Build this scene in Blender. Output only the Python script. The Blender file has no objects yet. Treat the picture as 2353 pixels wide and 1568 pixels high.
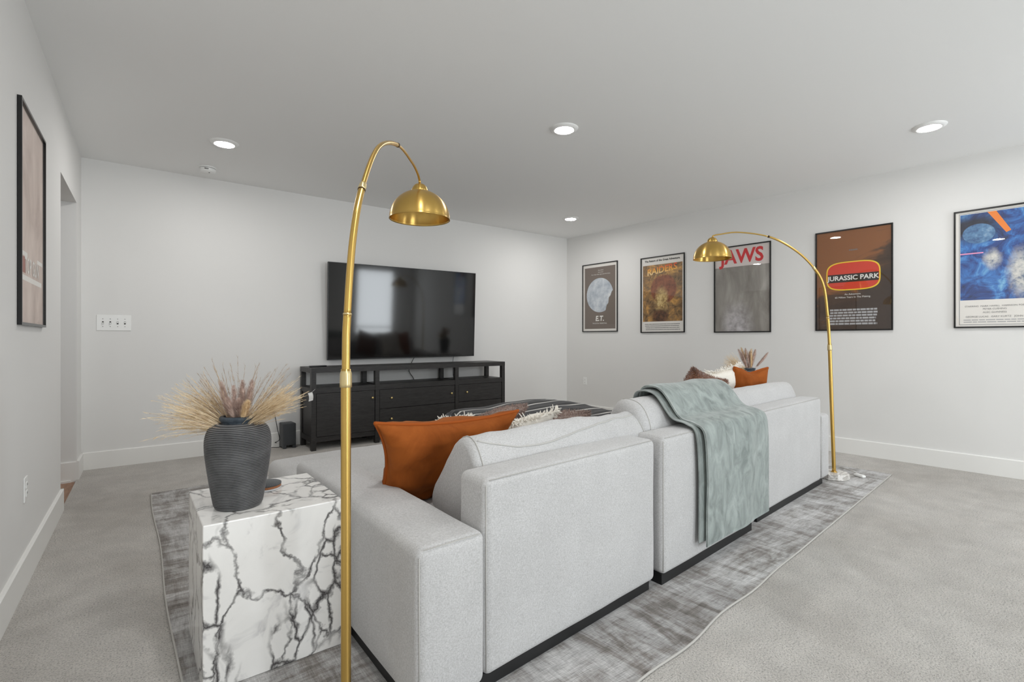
import bpy, math, random
from mathutils import Vector, Matrix, noise
random.seed(11)
S = bpy.context.scene
COL = S.collection
R = math.radians

# ------------------------------------------------------------------ camera
cam_d = bpy.data.cameras.new('camera')
cam = bpy.data.objects.new('camera', cam_d); COL.objects.link(cam)
cam_d.sensor_fit = 'HORIZONTAL'; cam_d.sensor_width = 36.0
cam_d.lens = 36.0 * 1150.0 / 2353.0
cam_d.shift_y = -4.0 / 2353.0
cam_d.clip_start = 0.02
cam.location = (0, 0, 1.147)
cam.rotation_euler = (R(90), 0, R(-37.5))
S.camera = cam

# ------------------------------------------------------------------ world, exposure
w = bpy.data.worlds.new('sky'); S.world = w; w.use_nodes = True
w.node_tree.nodes['Background'].inputs[0].default_value = (0.75, 0.86, 1.0, 1)
w.node_tree.nodes['Background'].inputs[1].default_value = 1.0
S.view_settings.view_transform = 'Standard'; S.view_settings.look = 'None'
S.view_settings.gamma = 1.0; S.view_settings.use_curve_mapping = False
S.view_settings.exposure = 0.3
S.cycles.use_denoising = True
S.cycles.max_bounces = 10; S.cycles.diffuse_bounces = 6; S.cycles.glossy_bounces = 4
S.cycles.sample_clamp_indirect = 8.0
WINDOW_L = 9.5      # radiance of the daylit window shades
CAN_L = 180.0        # radiance of the recessed lamp lenses
CEIL = 2.74

# ------------------------------------------------------------------ node helpers
def lin(r, g=None, b=None):
    if g is None: g = b = r
    f = lambda v: (v / 255) / 12.92 if v / 255 <= 0.04045 else ((v / 255 + 0.055) / 1.055) ** 2.4
    return (f(r), f(g), f(b), 1.0)
class M:
    def __init__(s, name, col=(0.5, 0.5, 0.5, 1), rough=0.6, metal=0.0, spec=0.5, **kw):
        s.m = bpy.data.materials.new(name); s.m.use_nodes = True
        s.t = s.m.node_tree; s.b = s.t.nodes['Principled BSDF']
        s.set('Base Color', col); s.set('Roughness', rough); s.set('Metallic', metal); s.set('Specular IOR Level', spec)
        for k, v in kw.items(): s.set(k.replace('_', ' '), v)
        s.tc = None
    def set(s, k, v): s.b.inputs[k].default_value = v
    def n(s, typ, **kw):
        nd = s.t.nodes.new(typ)
        for k, v in kw.items():
            if k.startswith('i_'):
                key = k[2:].replace('_', ' ')
                nd.inputs[key].default_value = v
            else: setattr(nd, k, v)
        return nd
    def l(s, a, ao, b, bi): s.t.links.new(a.outputs[ao], b.inputs[bi])
    def co(s, scale=(1, 1, 1), rot=(0, 0, 0), loc=(0, 0, 0)):
        if s.tc is None: s.tc = s.n('ShaderNodeTexCoord')
        mp = s.n('ShaderNodeMapping'); mp.inputs['Scale'].default_value = scale
        mp.inputs['Rotation'].default_value = rot; mp.inputs['Location'].default_value = loc
        s.l(s.tc, 'Object', mp, 'Vector'); return mp
    def noise(s, scale, detail=4, rough=0.55, vec=None, dist=0.0):
        nd = s.n('ShaderNodeTexNoise'); nd.inputs['Scale'].default_value = scale
        nd.inputs['Detail'].default_value = detail; nd.inputs['Roughness'].default_value = rough
        nd.inputs['Distortion'].default_value = dist
        if vec is None: vec = s.co()
        s.l(vec, 'Vector', nd, 'Vector'); return nd
    def ramp(s, src, out, stops, interp='LINEAR'):
        r = s.n('ShaderNodeValToRGB'); e = r.color_ramp.elements; r.color_ramp.interpolation = interp
        while len(e) > 1: e.remove(e[-1])
        e[0].position, e[0].color = stops[0]
        for p, c in stops[1:]:
            x = e.new(p); x.color = c
        s.l(src, out, r, 'Fac'); return r
    def mix(s, fac, a, b, mode='MIX'):
        m = s.n('ShaderNodeMix', data_type='RGBA', blend_type=mode)
        for key, v in ((0, fac), (6, a), (7, b)):
            if isinstance(v, tuple) and len(v) == 2 and not isinstance(v[0], float): s.t.links.new(v[0].outputs[v[1]], m.inputs[key])
            else: m.inputs[key].default_value = v
        return (m, 2)
    def base(s, src): s.t.links.new(src[0].outputs[src[1]], s.b.inputs['Base Color'])
    def bump(s, src, strength=0.3, dist=0.01):
        b = s.n('ShaderNodeBump'); b.inputs['Strength'].default_value = strength; b.inputs['Distance'].default_value = dist
        s.t.links.new(src[0].outputs[src[1]], b.inputs['Height']); s.l(b, 'Normal', s.b, 'Normal'); return b
def g(v): return (v, v, v, 1)

# ------------------------------------------------------------------ materials
def paint(name, col, bs=0.05):
    m = M(name, col, 0.75, spec=0.25); n = m.noise(260, 3); m.bump((n, 'Fac'), bs, 0.002); return m.m
WALL = paint('wall_paint', lin(230, 229, 227))
CEILM = paint('ceiling_paint', lin(242, 242, 241), 0.08)
TRIM = M('trim_paint', lin(238, 237, 234), 0.4, spec=0.4).m

def carpet():
    m = M('carpet_pile', rough=0.95, spec=0.1, Sheen_Weight=0.25, Sheen_Roughness=0.5)
    big = m.noise(1.3, 4, 0.6, dist=0.6); mid = m.noise(7, 4); fine = m.noise(150, 3, 0.75)
    a = m.ramp(big, 'Fac', [(0.33, lin(199, 193, 186)), (0.66, lin(220, 215, 209))])
    b = m.ramp(fine, 'Fac', [(0.34, g(0.45)), (0.46, g(0.92)), (0.62, g(1.12))])
    c = m.ramp(mid, 'Fac', [(0.3, g(0.9)), (0.7, g(1.06))])
    x = m.mix(1.0, (a, 0), (b, 0), 'MULTIPLY'); x = m.mix(1.0, x, (c, 0), 'MULTIPLY'); m.base(x)
    m.bump((fine, 'Fac'), 0.9, 0.012); return m.m
CARPET = carpet()

def rugmat():
    m = M('rug_viscose', rough=0.85, spec=0.2, Sheen_Weight=0.3, Sheen_Roughness=0.4)
    sy = m.noise(5.0, 6, 0.72, m.co((2.2, 0.45, 1)), 0.5)
    sx = m.noise(5.0, 6, 0.72, m.co((0.5, 2.4, 1), loc=(5, 2, 0)), 0.5)
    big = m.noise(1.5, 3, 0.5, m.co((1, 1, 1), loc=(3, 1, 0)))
    th = m.noise(70, 3, 0.75, m.co((0.3, 5, 1))); th2 = m.noise(70, 3, 0.75, m.co((5, 0.3, 1)))
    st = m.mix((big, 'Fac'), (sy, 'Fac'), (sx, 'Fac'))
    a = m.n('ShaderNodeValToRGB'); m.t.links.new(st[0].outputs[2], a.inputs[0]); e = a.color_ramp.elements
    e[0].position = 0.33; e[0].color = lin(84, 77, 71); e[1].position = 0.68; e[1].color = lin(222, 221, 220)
    q = e.new(0.44); q.color = lin(140, 134, 129); q = e.new(0.54); q.color = lin(190, 188, 187)
    c = m.ramp(th, 'Fac', [(0.32, g(0.66)), (0.6, g(1.1))]); d = m.ramp(th2, 'Fac', [(0.32, g(0.76)), (0.6, g(1.08))])
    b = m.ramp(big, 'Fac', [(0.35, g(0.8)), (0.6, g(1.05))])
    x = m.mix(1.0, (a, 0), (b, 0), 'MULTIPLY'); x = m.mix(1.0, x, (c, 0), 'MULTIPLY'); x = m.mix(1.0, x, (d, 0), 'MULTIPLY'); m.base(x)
    m.bump((th, 'Fac'), 0.25, 0.004); return m.m
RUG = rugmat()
BIND = M('rug_binding_yarn', lin(186, 183, 178), 0.9).m

def linen(name, c0, c1):
    m = M(name, rough=0.95, spec=0.12, Sheen_Weight=0.3, Sheen_Roughness=0.4)
    a = m.noise(420, 2, 0.6, m.co((1, 1, 0.35))); b = m.noise(420, 2, 0.6, m.co((0.35, 0.35, 1), loc=(4, 2, 1)))
    x = m.mix(0.5, (a, 'Fac'), (b, 'Fac')); big = m.noise(5, 3)
    r = m.n('ShaderNodeValToRGB'); m.t.links.new(x[0].outputs[2], r.inputs[0])
    e = r.color_ramp.elements; e[0].position = 0.34; e[0].color = c0; e[1].position = 0.62; e[1].color = c1
    q = m.ramp(big, 'Fac', [(0.3, g(0.95)), (0.7, g(1.03))])
    y = m.mix(1.0, (r, 0), (q, 0), 'MULTIPLY'); m.base(y); m.bump((r, 0), 0.35, 0.003); return m.m
SOFA = linen('sofa_linen', lin(173, 172, 171), lin(204, 203, 203))
SEAM = M('seam_thread', lin(190, 188, 184), 0.95, spec=0.1).m
PLINTH = M('black_plinth', lin(22, 22, 23), 0.5).m

def marble():
    m = M('arabescato_marble', rough=0.16, spec=0.5)
    wv = m.co((1, 1, 1), loc=(0.31, 0.12, 0.22)); warp = m.noise(5.0, 5, 0.6, wv)
    def veins(scale, off, amt, w0, w1, stretch):
        mp = m.co(stretch, loc=off, rot=(0.25, 0.2, 0.15))
        ad = m.n('ShaderNodeMix', data_type='VECTOR'); ad.inputs[0].default_value = amt
        m.l(mp, 'Vector', ad, 4); m.l(warp, 'Color', ad, 5)
        v = m.n('ShaderNodeTexVoronoi', feature='DISTANCE_TO_EDGE'); v.inputs['Scale'].default_value = scale
        m.l(ad, 1, v, 'Vector')
        return m.ramp(v, 'Distance', [(0.0, g(1)), (w0, g(0.75)), (w1, g(0))])
    v1 = veins(6.0, (0.2, 0.5, 0.1), 0.16, 0.014, 0.042, (1.0, 1.0, 0.62))
    v2 = veins(17.0, (1.2, 0.1, 0.7), 0.10, 0.04, 0.12, (1.0, 1.0, 0.5))
    reg = m.noise(4.2, 3, 0.5, m.co((1.2, 1.2, 0.7), rot=(0, 0.6, 0), loc=(0.7, 0.2, 0.1)))
    sx_ = m.n('ShaderNodeSeparateXYZ'); m.l(m.co(), 'Vector', sx_, 0); ma = m.n('ShaderNodeMath', operation='MULTIPLY_ADD'); m.l(sx_, 'X', ma, 0); ma.inputs[1].default_value = 0.42; m.l(reg, 'Fac', ma, 2)
    mask = m.ramp(ma, 0, [(0.58, g(0)), (0.66, g(1))])
    cl = m.noise(8, 4, 0.6, dist=1.0)
    brk = m.ramp(m.noise(11, 3, 0.6), 'Fac', [(0.34, g(0.35)), (0.58, g(1))])
    white = m.ramp(cl, 'Fac', [(0.30, lin(208, 206, 205)), (0.42, lin(238, 236, 233)), (0.8, lin(244, 242, 239))])
    a = m.mix(1.0, (v2, 0), (mask, 0), 'MULTIPLY'); b = m.mix(1.0, (v1, 0), (brk, 0), 'MULTIPLY')
    f = m.mix(1.0, a, b, 'LIGHTEN')
    x = m.mix((f[0], 2), (white, 0), lin(66, 63, 64)); m.base(x); return m.m
MARBLE = marble()
def palemarble():
    m = M('pale_marble', rough=0.3, spec=0.4); n = m.noise(7, 5, 0.65, dist=1.5); r = m.ramp(n, 'Fac', [(0.40, lin(238, 236, 232)), (0.49, lin(176, 170, 164)), (0.53, lin(236, 233, 229))]); m.base((r, 0)); return m.m
PALEMARBLE = palemarble()

def brass(name, rough, col):
    m = M(name, col, rough, 1.0, Anisotropic=0.8, Anisotropic_Rotation=0.25)
    tg = m.n('ShaderNodeTangent', direction_type='RADIAL', axis='Z'); m.l(tg, 0, m.b, 'Tangent'); return m.m
BRASS = brass('brushed_brass', 0.30, lin(206, 170, 96))
BRASS2 = brass('satin_brass_collar', 0.42, lin(226, 206, 156))
DARKRING = M('dark_ring', lin(70, 48, 20), 0.5, 0.6).m

def blackwood():
    m = M('black_oak', rough=0.42, spec=0.4)
    n = m.noise(9, 5, 0.7, m.co((1.2, 9, 9)))
    r = m.ramp(n, 'Fac', [(0.3, lin(34, 32, 31)), (0.7, lin(56, 54, 53))]); m.base((r, 0)); m.bump((n, 'Fac'), 0.25, 0.004); return m.m
OAK = blackwood()
BRASSK = M('knob_brass', lin(230, 205, 140), 0.3, 1.0).m
TVSCREEN = M('tv_screen', (0.004, 0.004, 0.0045, 1), 0.07, spec=0.6).m
TVBLACK = M('tv_plastic', lin(18, 18, 19), 0.35).m
PLASTIC = M('white_plastic', lin(240, 240, 238), 0.35).m
SLOT = M('dark_slot', lin(60, 58, 56), 0.6).m
CORD = M('black_cord', lin(20, 20, 21), 0.5).m
CLEARCORD = M('pale_cord', lin(196, 192, 186), 0.35).m
FRAMEM = M('black_frame_metal', lin(14, 14, 15), 0.28).m
SPEAKER = None
def cloth(name, c0, c1, scale=500, rough=0.9, sheen=0.2, bs=0.3, bd=0.003):
    m = M(name, rough=rough, spec=0.2, Sheen_Weight=sheen, Sheen_Roughness=0.35)
    n = m.noise(scale, 3, 0.65); r = m.ramp(n, 'Fac', [(0.3, c0), (0.68, c1)]); m.base((r, 0)); m.bump((n, 'Fac'), bs, bd); return m.m
SPEAKER = cloth('speaker_mesh', lin(52, 53, 55), lin(84, 86, 89), 700)
def velvet(name, c0, c1, sheen, tint, scale=9):
    m = M(name, rough=0.8, spec=0.15, Sheen_Weight=sheen, Sheen_Roughness=0.35, Sheen_Tint=tint)
    n = m.noise(scale, 5, 0.65, m.co((1, 1, 0.5)), 0.8); f = m.noise(600, 2)
    r = m.ramp(n, 'Fac', [(0.32, c0), (0.68, c1)]); m.base((r, 0)); m.bump((f, 'Fac'), 0.15, 0.002); return m.m
ORANGE = velvet('rust_velvet', lin(134, 69, 24), lin(159, 86, 34), 0.16, (1.0, 0.6, 0.3, 1))
PIPING = M('rust_piping', lin(156, 78, 26), 0.8, spec=0.2).m
THROW = velvet('sage_fleece', lin(122, 130, 127), lin(166, 174, 171), 0.35, (1, 1, 1, 1), 14)
FUR = cloth('brown_faux_fur', lin(122, 76, 52), lin(182, 130, 102), 120, 0.95, 0.5, 0.9, 0.02)
FURL = cloth('taupe_faux_fur', lin(150, 122, 112), lin(212, 186, 174), 120, 0.95, 0.5, 0.9, 0.02)
CREAM = cloth('cream_cotton', lin(222, 214, 202), lin(244, 240, 232), 300)
FRINGE = M('cream_fringe', lin(240, 235, 226), 0.9).m
FELTD = cloth('charcoal_felt', lin(62, 64, 66), lin(112, 114, 116), 400)
CORK = cloth('cork_brown', lin(132, 84, 56), lin(178, 122, 86), 300)
FELTL = M('pale_coaster', lin(206, 206, 208), 0.7).m
def vasemat():
    m = M('ribbed_vase_clay', rough=0.55, spec=0.4)
    n = m.noise(11, 4, 0.6); r = m.ramp(n, 'Fac', [(0.3, lin(80, 80, 81)), (0.75, lin(114, 114, 115))])
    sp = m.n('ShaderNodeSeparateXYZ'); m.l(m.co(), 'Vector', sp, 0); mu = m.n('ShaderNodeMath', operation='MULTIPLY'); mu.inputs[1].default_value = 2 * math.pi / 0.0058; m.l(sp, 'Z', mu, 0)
    cs = m.n('ShaderNodeMath', operation='COSINE'); m.l(mu, 0, cs, 0); k = m.ramp(cs, 0, [(0.0, g(0.45)), (0.5, g(0.8)), (0.95, g(1.7))])  # lighter rib crests: highlights painted into the colour
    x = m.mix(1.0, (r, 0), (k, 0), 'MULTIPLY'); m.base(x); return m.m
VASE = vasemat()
VASERIM = cloth('vase_rim_glaze', lin(48, 56, 64), lin(74, 82, 90), 60, 0.5, 0.0, 0.1)
GRASS = cloth('straw_grass', lin(206, 180, 140), lin(238, 220, 190), 40, 0.8, 0.0, 0.0)
GRASSD = cloth('dry_stem', lin(150, 126, 104), lin(196, 172, 146), 40, 0.8, 0.0, 0.0)
PLUME = cloth('mauve_plume', lin(172, 144, 133), lin(226, 204, 192), 60, 0.9, 0.3, 0.0)
PLUMEG = cloth('golden_plume', lin(218, 186, 140), lin(244, 224, 188), 60, 0.9, 0.3, 0.0)
def stripes():
    m = M('striped_throw_wool', rough=0.95, spec=0.1, Sheen_Weight=0.2)
    tc = m.co(); sp = m.n('ShaderNodeSeparateXYZ'); m.l(tc, 'Vector', sp, 0)
    w1 = m.n('ShaderNodeMath', operation='MULTIPLY'); w1.inputs[1].default_value = 4.2; m.l(sp, 'Y', w1, 0)
    fr = m.n('ShaderNodeMath', operation='FRACT'); m.l(w1, 0, fr, 0)
    r = m.ramp(fr, 0, [(0.0, lin(66, 66, 68)), (0.34, lin(66, 66, 68)), (0.36, lin(226, 224, 220)), (0.45, lin(226, 224, 220)), (0.47, lin(44, 44, 46)), (0.82, lin(44, 44, 46)), (0.84, lin(110, 110, 112)), (0.9, lin(66, 66, 68))])
    f = m.noise(300, 3); q = m.ramp(f, 'Fac', [(0.3, g(0.7)), (0.7, g(1.15))])
    x = m.mix(1.0, (r, 0), (q, 0), 'MULTIPLY'); m.base(x); m.bump((f, 'Fac'), 0.3, 0.004); return m.m
STRIPE = stripes()
def plank():
    m = M('oak_plank', rough=0.45, spec=0.4); n = m.noise(14, 4, 0.6, m.co((7, 0.7, 1)))
    r = m.ramp(n, 'Fac', [(0.3, lin(140, 104, 82)), (0.7, lin(176, 138, 112))]); m.base((r, 0)); return m.m
PLANK = plank()
def emit(name, col, L):
    m = bpy.data.materials.new(name); m.use_nodes = True; t = m.node_tree; t.nodes.clear()
    e = t.nodes.new('ShaderNodeEmission'); e.inputs[0].default_value = col; e.inputs[1].default_value = L
    o = t.nodes.new('ShaderNodeOutputMaterial'); t.links.new(e.outputs[0], o.inputs[0]); return m
LENS = emit('lamp_lens', (1.0, 0.985, 0.96, 1), CAN_L)
HALLFILL = emit('hall_fill_lens', (1.0, 0.985, 0.96, 1), 40.0)
SHADE = emit('daylit_window_shade', (0.9, 0.96, 1.0, 1), WINDOW_L)
def glazing():
    m = bpy.data.materials.new('picture_glass'); m.use_nodes = True; t = m.node_tree; t.nodes.clear()
    tr = t.nodes.new('ShaderNodeBsdfTransparent'); gl = t.nodes.new('ShaderNodeBsdfGlossy'); gl.inputs['Roughness'].default_value = 0.01
    mx = t.nodes.new('ShaderNodeMixShader'); o = t.nodes.new('ShaderNodeOutputMaterial')
    mx.inputs[0].default_value = 0.075; t.links.new(tr.outputs[0], mx.inputs[1]); t.links.new(gl.outputs[0], mx.inputs[2]); t.links.new(mx.outputs[0], o.inputs[0]); return m
GLASS = glazing()

# ------------------------------------------------------------------ mesh helpers
def obj(name, vf, mat, parent=None, smooth=False, loc=None, rot=None):
    v, f = vf
    me = bpy.data.meshes.new(name); me.from_pydata([tuple(p) for p in v], [], f); me.update()
    if smooth:
        me.polygons.foreach_set('use_smooth', [True] * len(me.polygons))
    me.materials.append(mat)
    o = bpy.data.objects.new(name, me); COL.objects.link(o)
    if parent: o.parent = parent
    if loc is not None: o.location = loc
    if rot is not None: o.rotation_euler = rot
    return o
def tag(o, label=None, cat=None, group=None, kind=None):
    if label: o['label'] = label
    if cat: o['category'] = cat
    if group: o['group'] = group
    if kind: o['kind'] = kind
    return o
def thing(name, label, cat, loc=(0, 0, 0), rz=0.0, group=None, kind=None):
    o = bpy.data.objects.new(name, None); COL.objects.link(o); o.empty_display_size = 0.1
    o.location = loc; o.rotation_euler = (0, 0, rz); return tag(o, label, cat, group, kind)
def struct(name, vf, mat, parent=None, label=None, smooth=False):
    o = obj(name, vf, mat, parent, smooth)
    if not parent: tag(o, label, None, None, 'structure')
    return o
def joinvf(*parts):
    V, F = [], []
    for v, f in parts:
        k = len(V); V += list(v); F += [tuple(i + k for i in q) for q in f]
    return V, F
def box(x0, x1, y0, y1, z0, z1):
    v = [(x0, y0, z0), (x1, y0, z0), (x1, y1, z0), (x0, y1, z0), (x0, y0, z1), (x1, y0, z1), (x1, y1, z1), (x0, y1, z1)]
    return v, [(0, 3, 2, 1), (4, 5, 6, 7), (0, 1, 5, 4), (1, 2, 6, 5), (2, 3, 7, 6), (3, 0, 4, 7)]
def prism(poly, z0, z1):
    n = len(poly); v = [(p[0], p[1], z0) for p in poly] + [(p[0], p[1], z1) for p in poly]
    f = [tuple(range(n - 1, -1, -1)), tuple(range(n, 2 * n))] + [(i, (i + 1) % n, n + (i + 1) % n, n + i) for i in range(n)]
    return v, f
def ys(vf, k):  # shear y by x
    return [(p[0], p[1] + k * p[0], p[2]) for p in vf[0]], vf[1]
def xf(vf, mtx): return [tuple(mtx @ Vector(p)) for p in vf[0]], vf[1]
def roundbox(x0, x1, y0, y1, z0, z1, r=0.03, k=3, m=6, bulge=(0, 0, 0), amp=0.0, freq=5.0):
    c = ((x0 + x1) / 2, (y0 + y1) / 2, (z0 + z1) / 2); h = ((x1 - x0) / 2, (y1 - y0) / 2, (z1 - z0) / 2)
    r = min(r, min(h) * 0.98)
    ax = []
    for a in range(3):
        q = [-h[a] + r * i / k for i in range(k)]; inn = h[a] - r
        q += [-inn + 2 * inn * i / m for i in range(m + 1)] + [inn + r * (i + 1) / k for i in range(k)]
        ax.append(q)
    V, F, key = [], [], {}
    def vert(p):
        kk = tuple(round(t, 6) for t in p)
        if kk in key: return key[kk]
        q = [max(-(h[a] - r), min(h[a] - r, p[a])) for a in range(3)]
        d = Vector([p[a] - q[a] for a in range(3)])
        if d.length > 1e-9: d = d.normalized() * r
        o = [q[a] + d[a] for a in range(3)]; u = [p[a] / h[a] for a in range(3)]
        for a in range(3):
            if abs(abs(u[a]) - 1) < 1e-6:
                b1, b2 = (a + 1) % 3, (a + 2) % 3
                o[a] += bulge[a] * math.copysign(1, u[a]) * (1 - u[b1] ** 2) * (1 - u[b2] ** 2)
        P = Vector((o[0] + c[0], o[1] + c[1], o[2] + c[2]))
        if amp: P += noise.noise_vector(P * freq) * amp
        key[kk] = len(V); V.append(tuple(P)); return key[kk]
    for a in range(3):
        b1, b2 = (a + 1) % 3, (a + 2) % 3
        for sgn in (-1, 1):
            for i in range(len(ax[b1]) - 1):
                for j in range(len(ax[b2]) - 1):
                    idx = []
                    for (ii, jj) in ((i, j), (i + 1, j), (i + 1, j + 1), (i, j + 1)):
                        p = [0, 0, 0]; p[a] = sgn * h[a]; p[b1] = ax[b1][ii]; p[b2] = ax[b2][jj]; idx.append(vert(p))
                    F.append(tuple(idx) if sgn > 0 else tuple(reversed(idx)))
    return V, F
def lathe(prof, seg=48, cap=False):
    V, F = [], []; n = len(prof)
    for r, z in prof:
        for s in range(seg):
            a = 2 * math.pi * s / seg; V.append((r * math.cos(a), r * math.sin(a), z))
    for i in range(n - 1):
        for s in range(seg):
            t = (s + 1) % seg; F.append((i * seg + s, i * seg + t, (i + 1) * seg + t, (i + 1) * seg + s))
    if cap:
        F.append(tuple(range(seg - 1, -1, -1))); F.append(tuple((n - 1) * seg + s for s in range(seg)))
    return V, F
def tube(path, rad, seg=8, cap=True):
    P = [Vector(p) for p in path]; n = len(P)
    rr = rad if isinstance(rad, (list, tuple)) else [rad] * n
    V, F = [], []; up = None
    for i in range(n):
        t = (P[min(i + 1, n - 1)] - P[max(i - 1, 0)])
        t = t.normalized() if t.length > 1e-9 else Vector((0, 0, 1))
        if up is None:
            up = t.orthogonal().normalized()
        up = up - t * up.dot(t)
        up = up.normalized() if up.length > 1e-6 else t.orthogonal().normalized()
        s = t.cross(up)
        for k in range(seg):
            a = 2 * math.pi * k / seg; V.append(tuple(P[i] + (up * math.cos(a) + s * math.sin(a)) * rr[i]))
    for i in range(n - 1):
        for k in range(seg):
            q = (k + 1) % seg; F.append((i * seg + k, i * seg + q, (i + 1) * seg + q, (i + 1) * seg + k))
    if cap: F.append(tuple(range(seg - 1, -1, -1))); F.append(tuple((n - 1) * seg + k for k in range(seg)))
    return V, F
def spline(pts, per=8):
    P = [Vector(p) for p in pts]; P = [P[0] * 2 - P[1]] + P + [P[-1] * 2 - P[-2]]; out = []
    for i in range(1, len(P) - 2):
        for k in range(per):
            t = k / per
            out.append(0.5 * ((2 * P[i]) + (P[i + 1] - P[i - 1]) * t + (2 * P[i - 1] - 5 * P[i] + 4 * P[i + 1] - P[i + 2]) * t * t + (3 * P[i] - P[i - 1] - 3 * P[i + 1] + P[i + 2]) * t ** 3))
    out.append(P[-2]); return out
def chaikin(poly, it=3):
    for _ in range(it):
        q = []
        for i in range(len(poly)):
            a, b = poly[i], poly[(i + 1) % len(poly)]
            q += [(a[0] * .75 + b[0] * .25, a[1] * .75 + b[1] * .25), (a[0] * .25 + b[0] * .75, a[1] * .25 + b[1] * .75)]
        poly = q
    return poly
def loft(sec, x0, x1, end_r=0.06, nx=26, shear=0.0, amp=0.0, puff=0.0, it=3):
    """closed (y,z) section swept along x, ends rounded, puffed in the middle"""
    sec = chaikin(sec, it); n = len(sec); cy = sum(p[0] for p in sec) / n; cz = sum(p[1] for p in sec) / n
    R0 = sum(math.hypot(p[0] - cy, p[1] - cz) for p in sec) / n
    V, F = [], []
    xs = [x0 + (x1 - x0) * (0.5 - 0.5 * math.cos(math.pi * i / (nx - 1))) for i in range(nx)]
    for x in xs:
        e = min(x - x0, x1 - x); off = 0
        if e < end_r: off = end_r * (1 - math.sqrt(max(0, 1 - (1 - e / end_r) ** 2)))
        u = (x - x0) / (x1 - x0) * 2 - 1
        s = (1 - off / R0) + puff * (1 - u * u)
        for p in sec:
            q = Vector((x, cy + (p[0] - cy) * s, cz + (p[1] - cz) * s))
            if amp: q += noise.noise_vector(Vector((q.x * 3, q.y * 7, q.z * 7))) * amp + noise.noise_vector(q * 15) * amp * 0.35
            V.append((q.x, q.y + shear * q.x, q.z))
    for i in range(nx - 1):
        for k in range(n):
            t = (k + 1) % n; F.append((i * n + k, i * n + t, (i + 1) * n + t, (i + 1) * n + k))
    F.append(tuple(range(n - 1, -1, -1))); F.append(tuple((nx - 1) * n + k for k in range(n)))
    return V, F
def sheet(fn, nu, nv, th):
    """two sided cloth: fn(u,v) -> Vector; thickness th along the local normal, rounded rim"""
    P = [[fn(i / nu, j / nv) for j in range(nv + 1)] for i in range(nu + 1)]
    V, F = [], []
    Nn = []
    for i in range(nu + 1):
        row = []
        for j in range(nv + 1):
            a = P[min(i + 1, nu)][j] - P[max(i - 1, 0)][j]; b = P[i][min(j + 1, nv)] - P[i][max(j - 1, 0)]
            c = a.cross(b); row.append(c.normalized() if c.length > 1e-9 else Vector((0, 0, 1)))
        Nn.append(row)
    W = nv + 1
    for s in (0.5, -0.5):
        for i in range(nu + 1):
            for j in range(nv + 1):
                edge = min(i, nu - i, j, nv - j); k = (0.35, 0.8, 1.0)[min(edge, 2)]
                V.append(tuple(P[i][j] + Nn[i][j] * (s * th * k)))
    o = (nu + 1) * W
    for i in range(nu):
        for j in range(nv):
            a = i * W + j; F.append((a, a + W, a + W + 1, a + 1)); F.append((o + a, o + a + 1, o + a + W + 1, o + a + W))
    rim = [(i, 0) for i in range(nu)] + [(nu, j) for j in range(nv)] + [(i, nv) for i in range(nu, 0, -1)] + [(0, j) for j in range(nv, 0, -1)]
    for q in range(len(rim)):
        a = rim[q][0] * W + rim[q][1]; b = rim[(q + 1) % len(rim)][0] * W + rim[(q + 1) % len(rim)][1]
        F.append((a, b, o + b, o + a))
    return V, F
def disc(r, seg=40, rx=None):
    rx = rx or r
    return [(rx * math.cos(2 * math.pi * s / seg), r * math.sin(2 * math.pi * s / seg)) for s in range(seg)]

# ------------------------------------------------------------------ the room
BL, BR = (-0.325, 5.765), (5.52, 5.765)
def lx(y): return -0.325 + 0.0245 * (y - 5.765)
def rx(y): return 5.52 - 0.0573 * (y - 5.765)
YF = -2.6
T = 0.12
OY0, OY1, OZ = 4.48, 5.42, 2.265
struct('floor', prism([(lx(YF) - T, YF - T), (rx(YF) + T, YF - T), (rx(5.765) + T, 5.765 + T), (lx(5.765), 5.765 + T), (lx(OY1), OY1), (lx(OY0), OY0), (lx(OY0) - T, OY0), ], -0.1, 0.0), CARPET, label='grey beige carpet covering the whole room')
struct('ceiling', prism([(-2.4, YF - T), (rx(YF) + T, YF - T), (rx(5.765) + T, 5.765 + T), (-2.4, 5.765 + T)], CEIL, CEIL + 0.1), CEILM, label='smooth white ceiling')
struct('wall_back', box(-0.325 - 0.0, 5.52 + 0.2, 5.765, 5.765 + T, 0, CEIL), WALL, label='white wall behind the television')
struct('wall_right', prism([(rx(YF), YF), (rx(YF) + T, YF), (5.52 + T, 5.765), (5.52, 5.765)], 0, CEIL), WALL, label='white wall hung with the row of posters')
def lseg(y0, y1, z0, z1): return prism([(lx(y0) - T, y0), (lx(y0), y0), (lx(y1), y1), (lx(y1) - T, y1)], z0, z1)
struct('wall_left', joinvf(lseg(YF - T, OY0, 0, CEIL), lseg(OY0, OY1, OZ, CEIL), lseg(OY1, 5.765 + T, -0.1, CEIL)), WALL, label='white wall with the open doorway at the far end')
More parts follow.
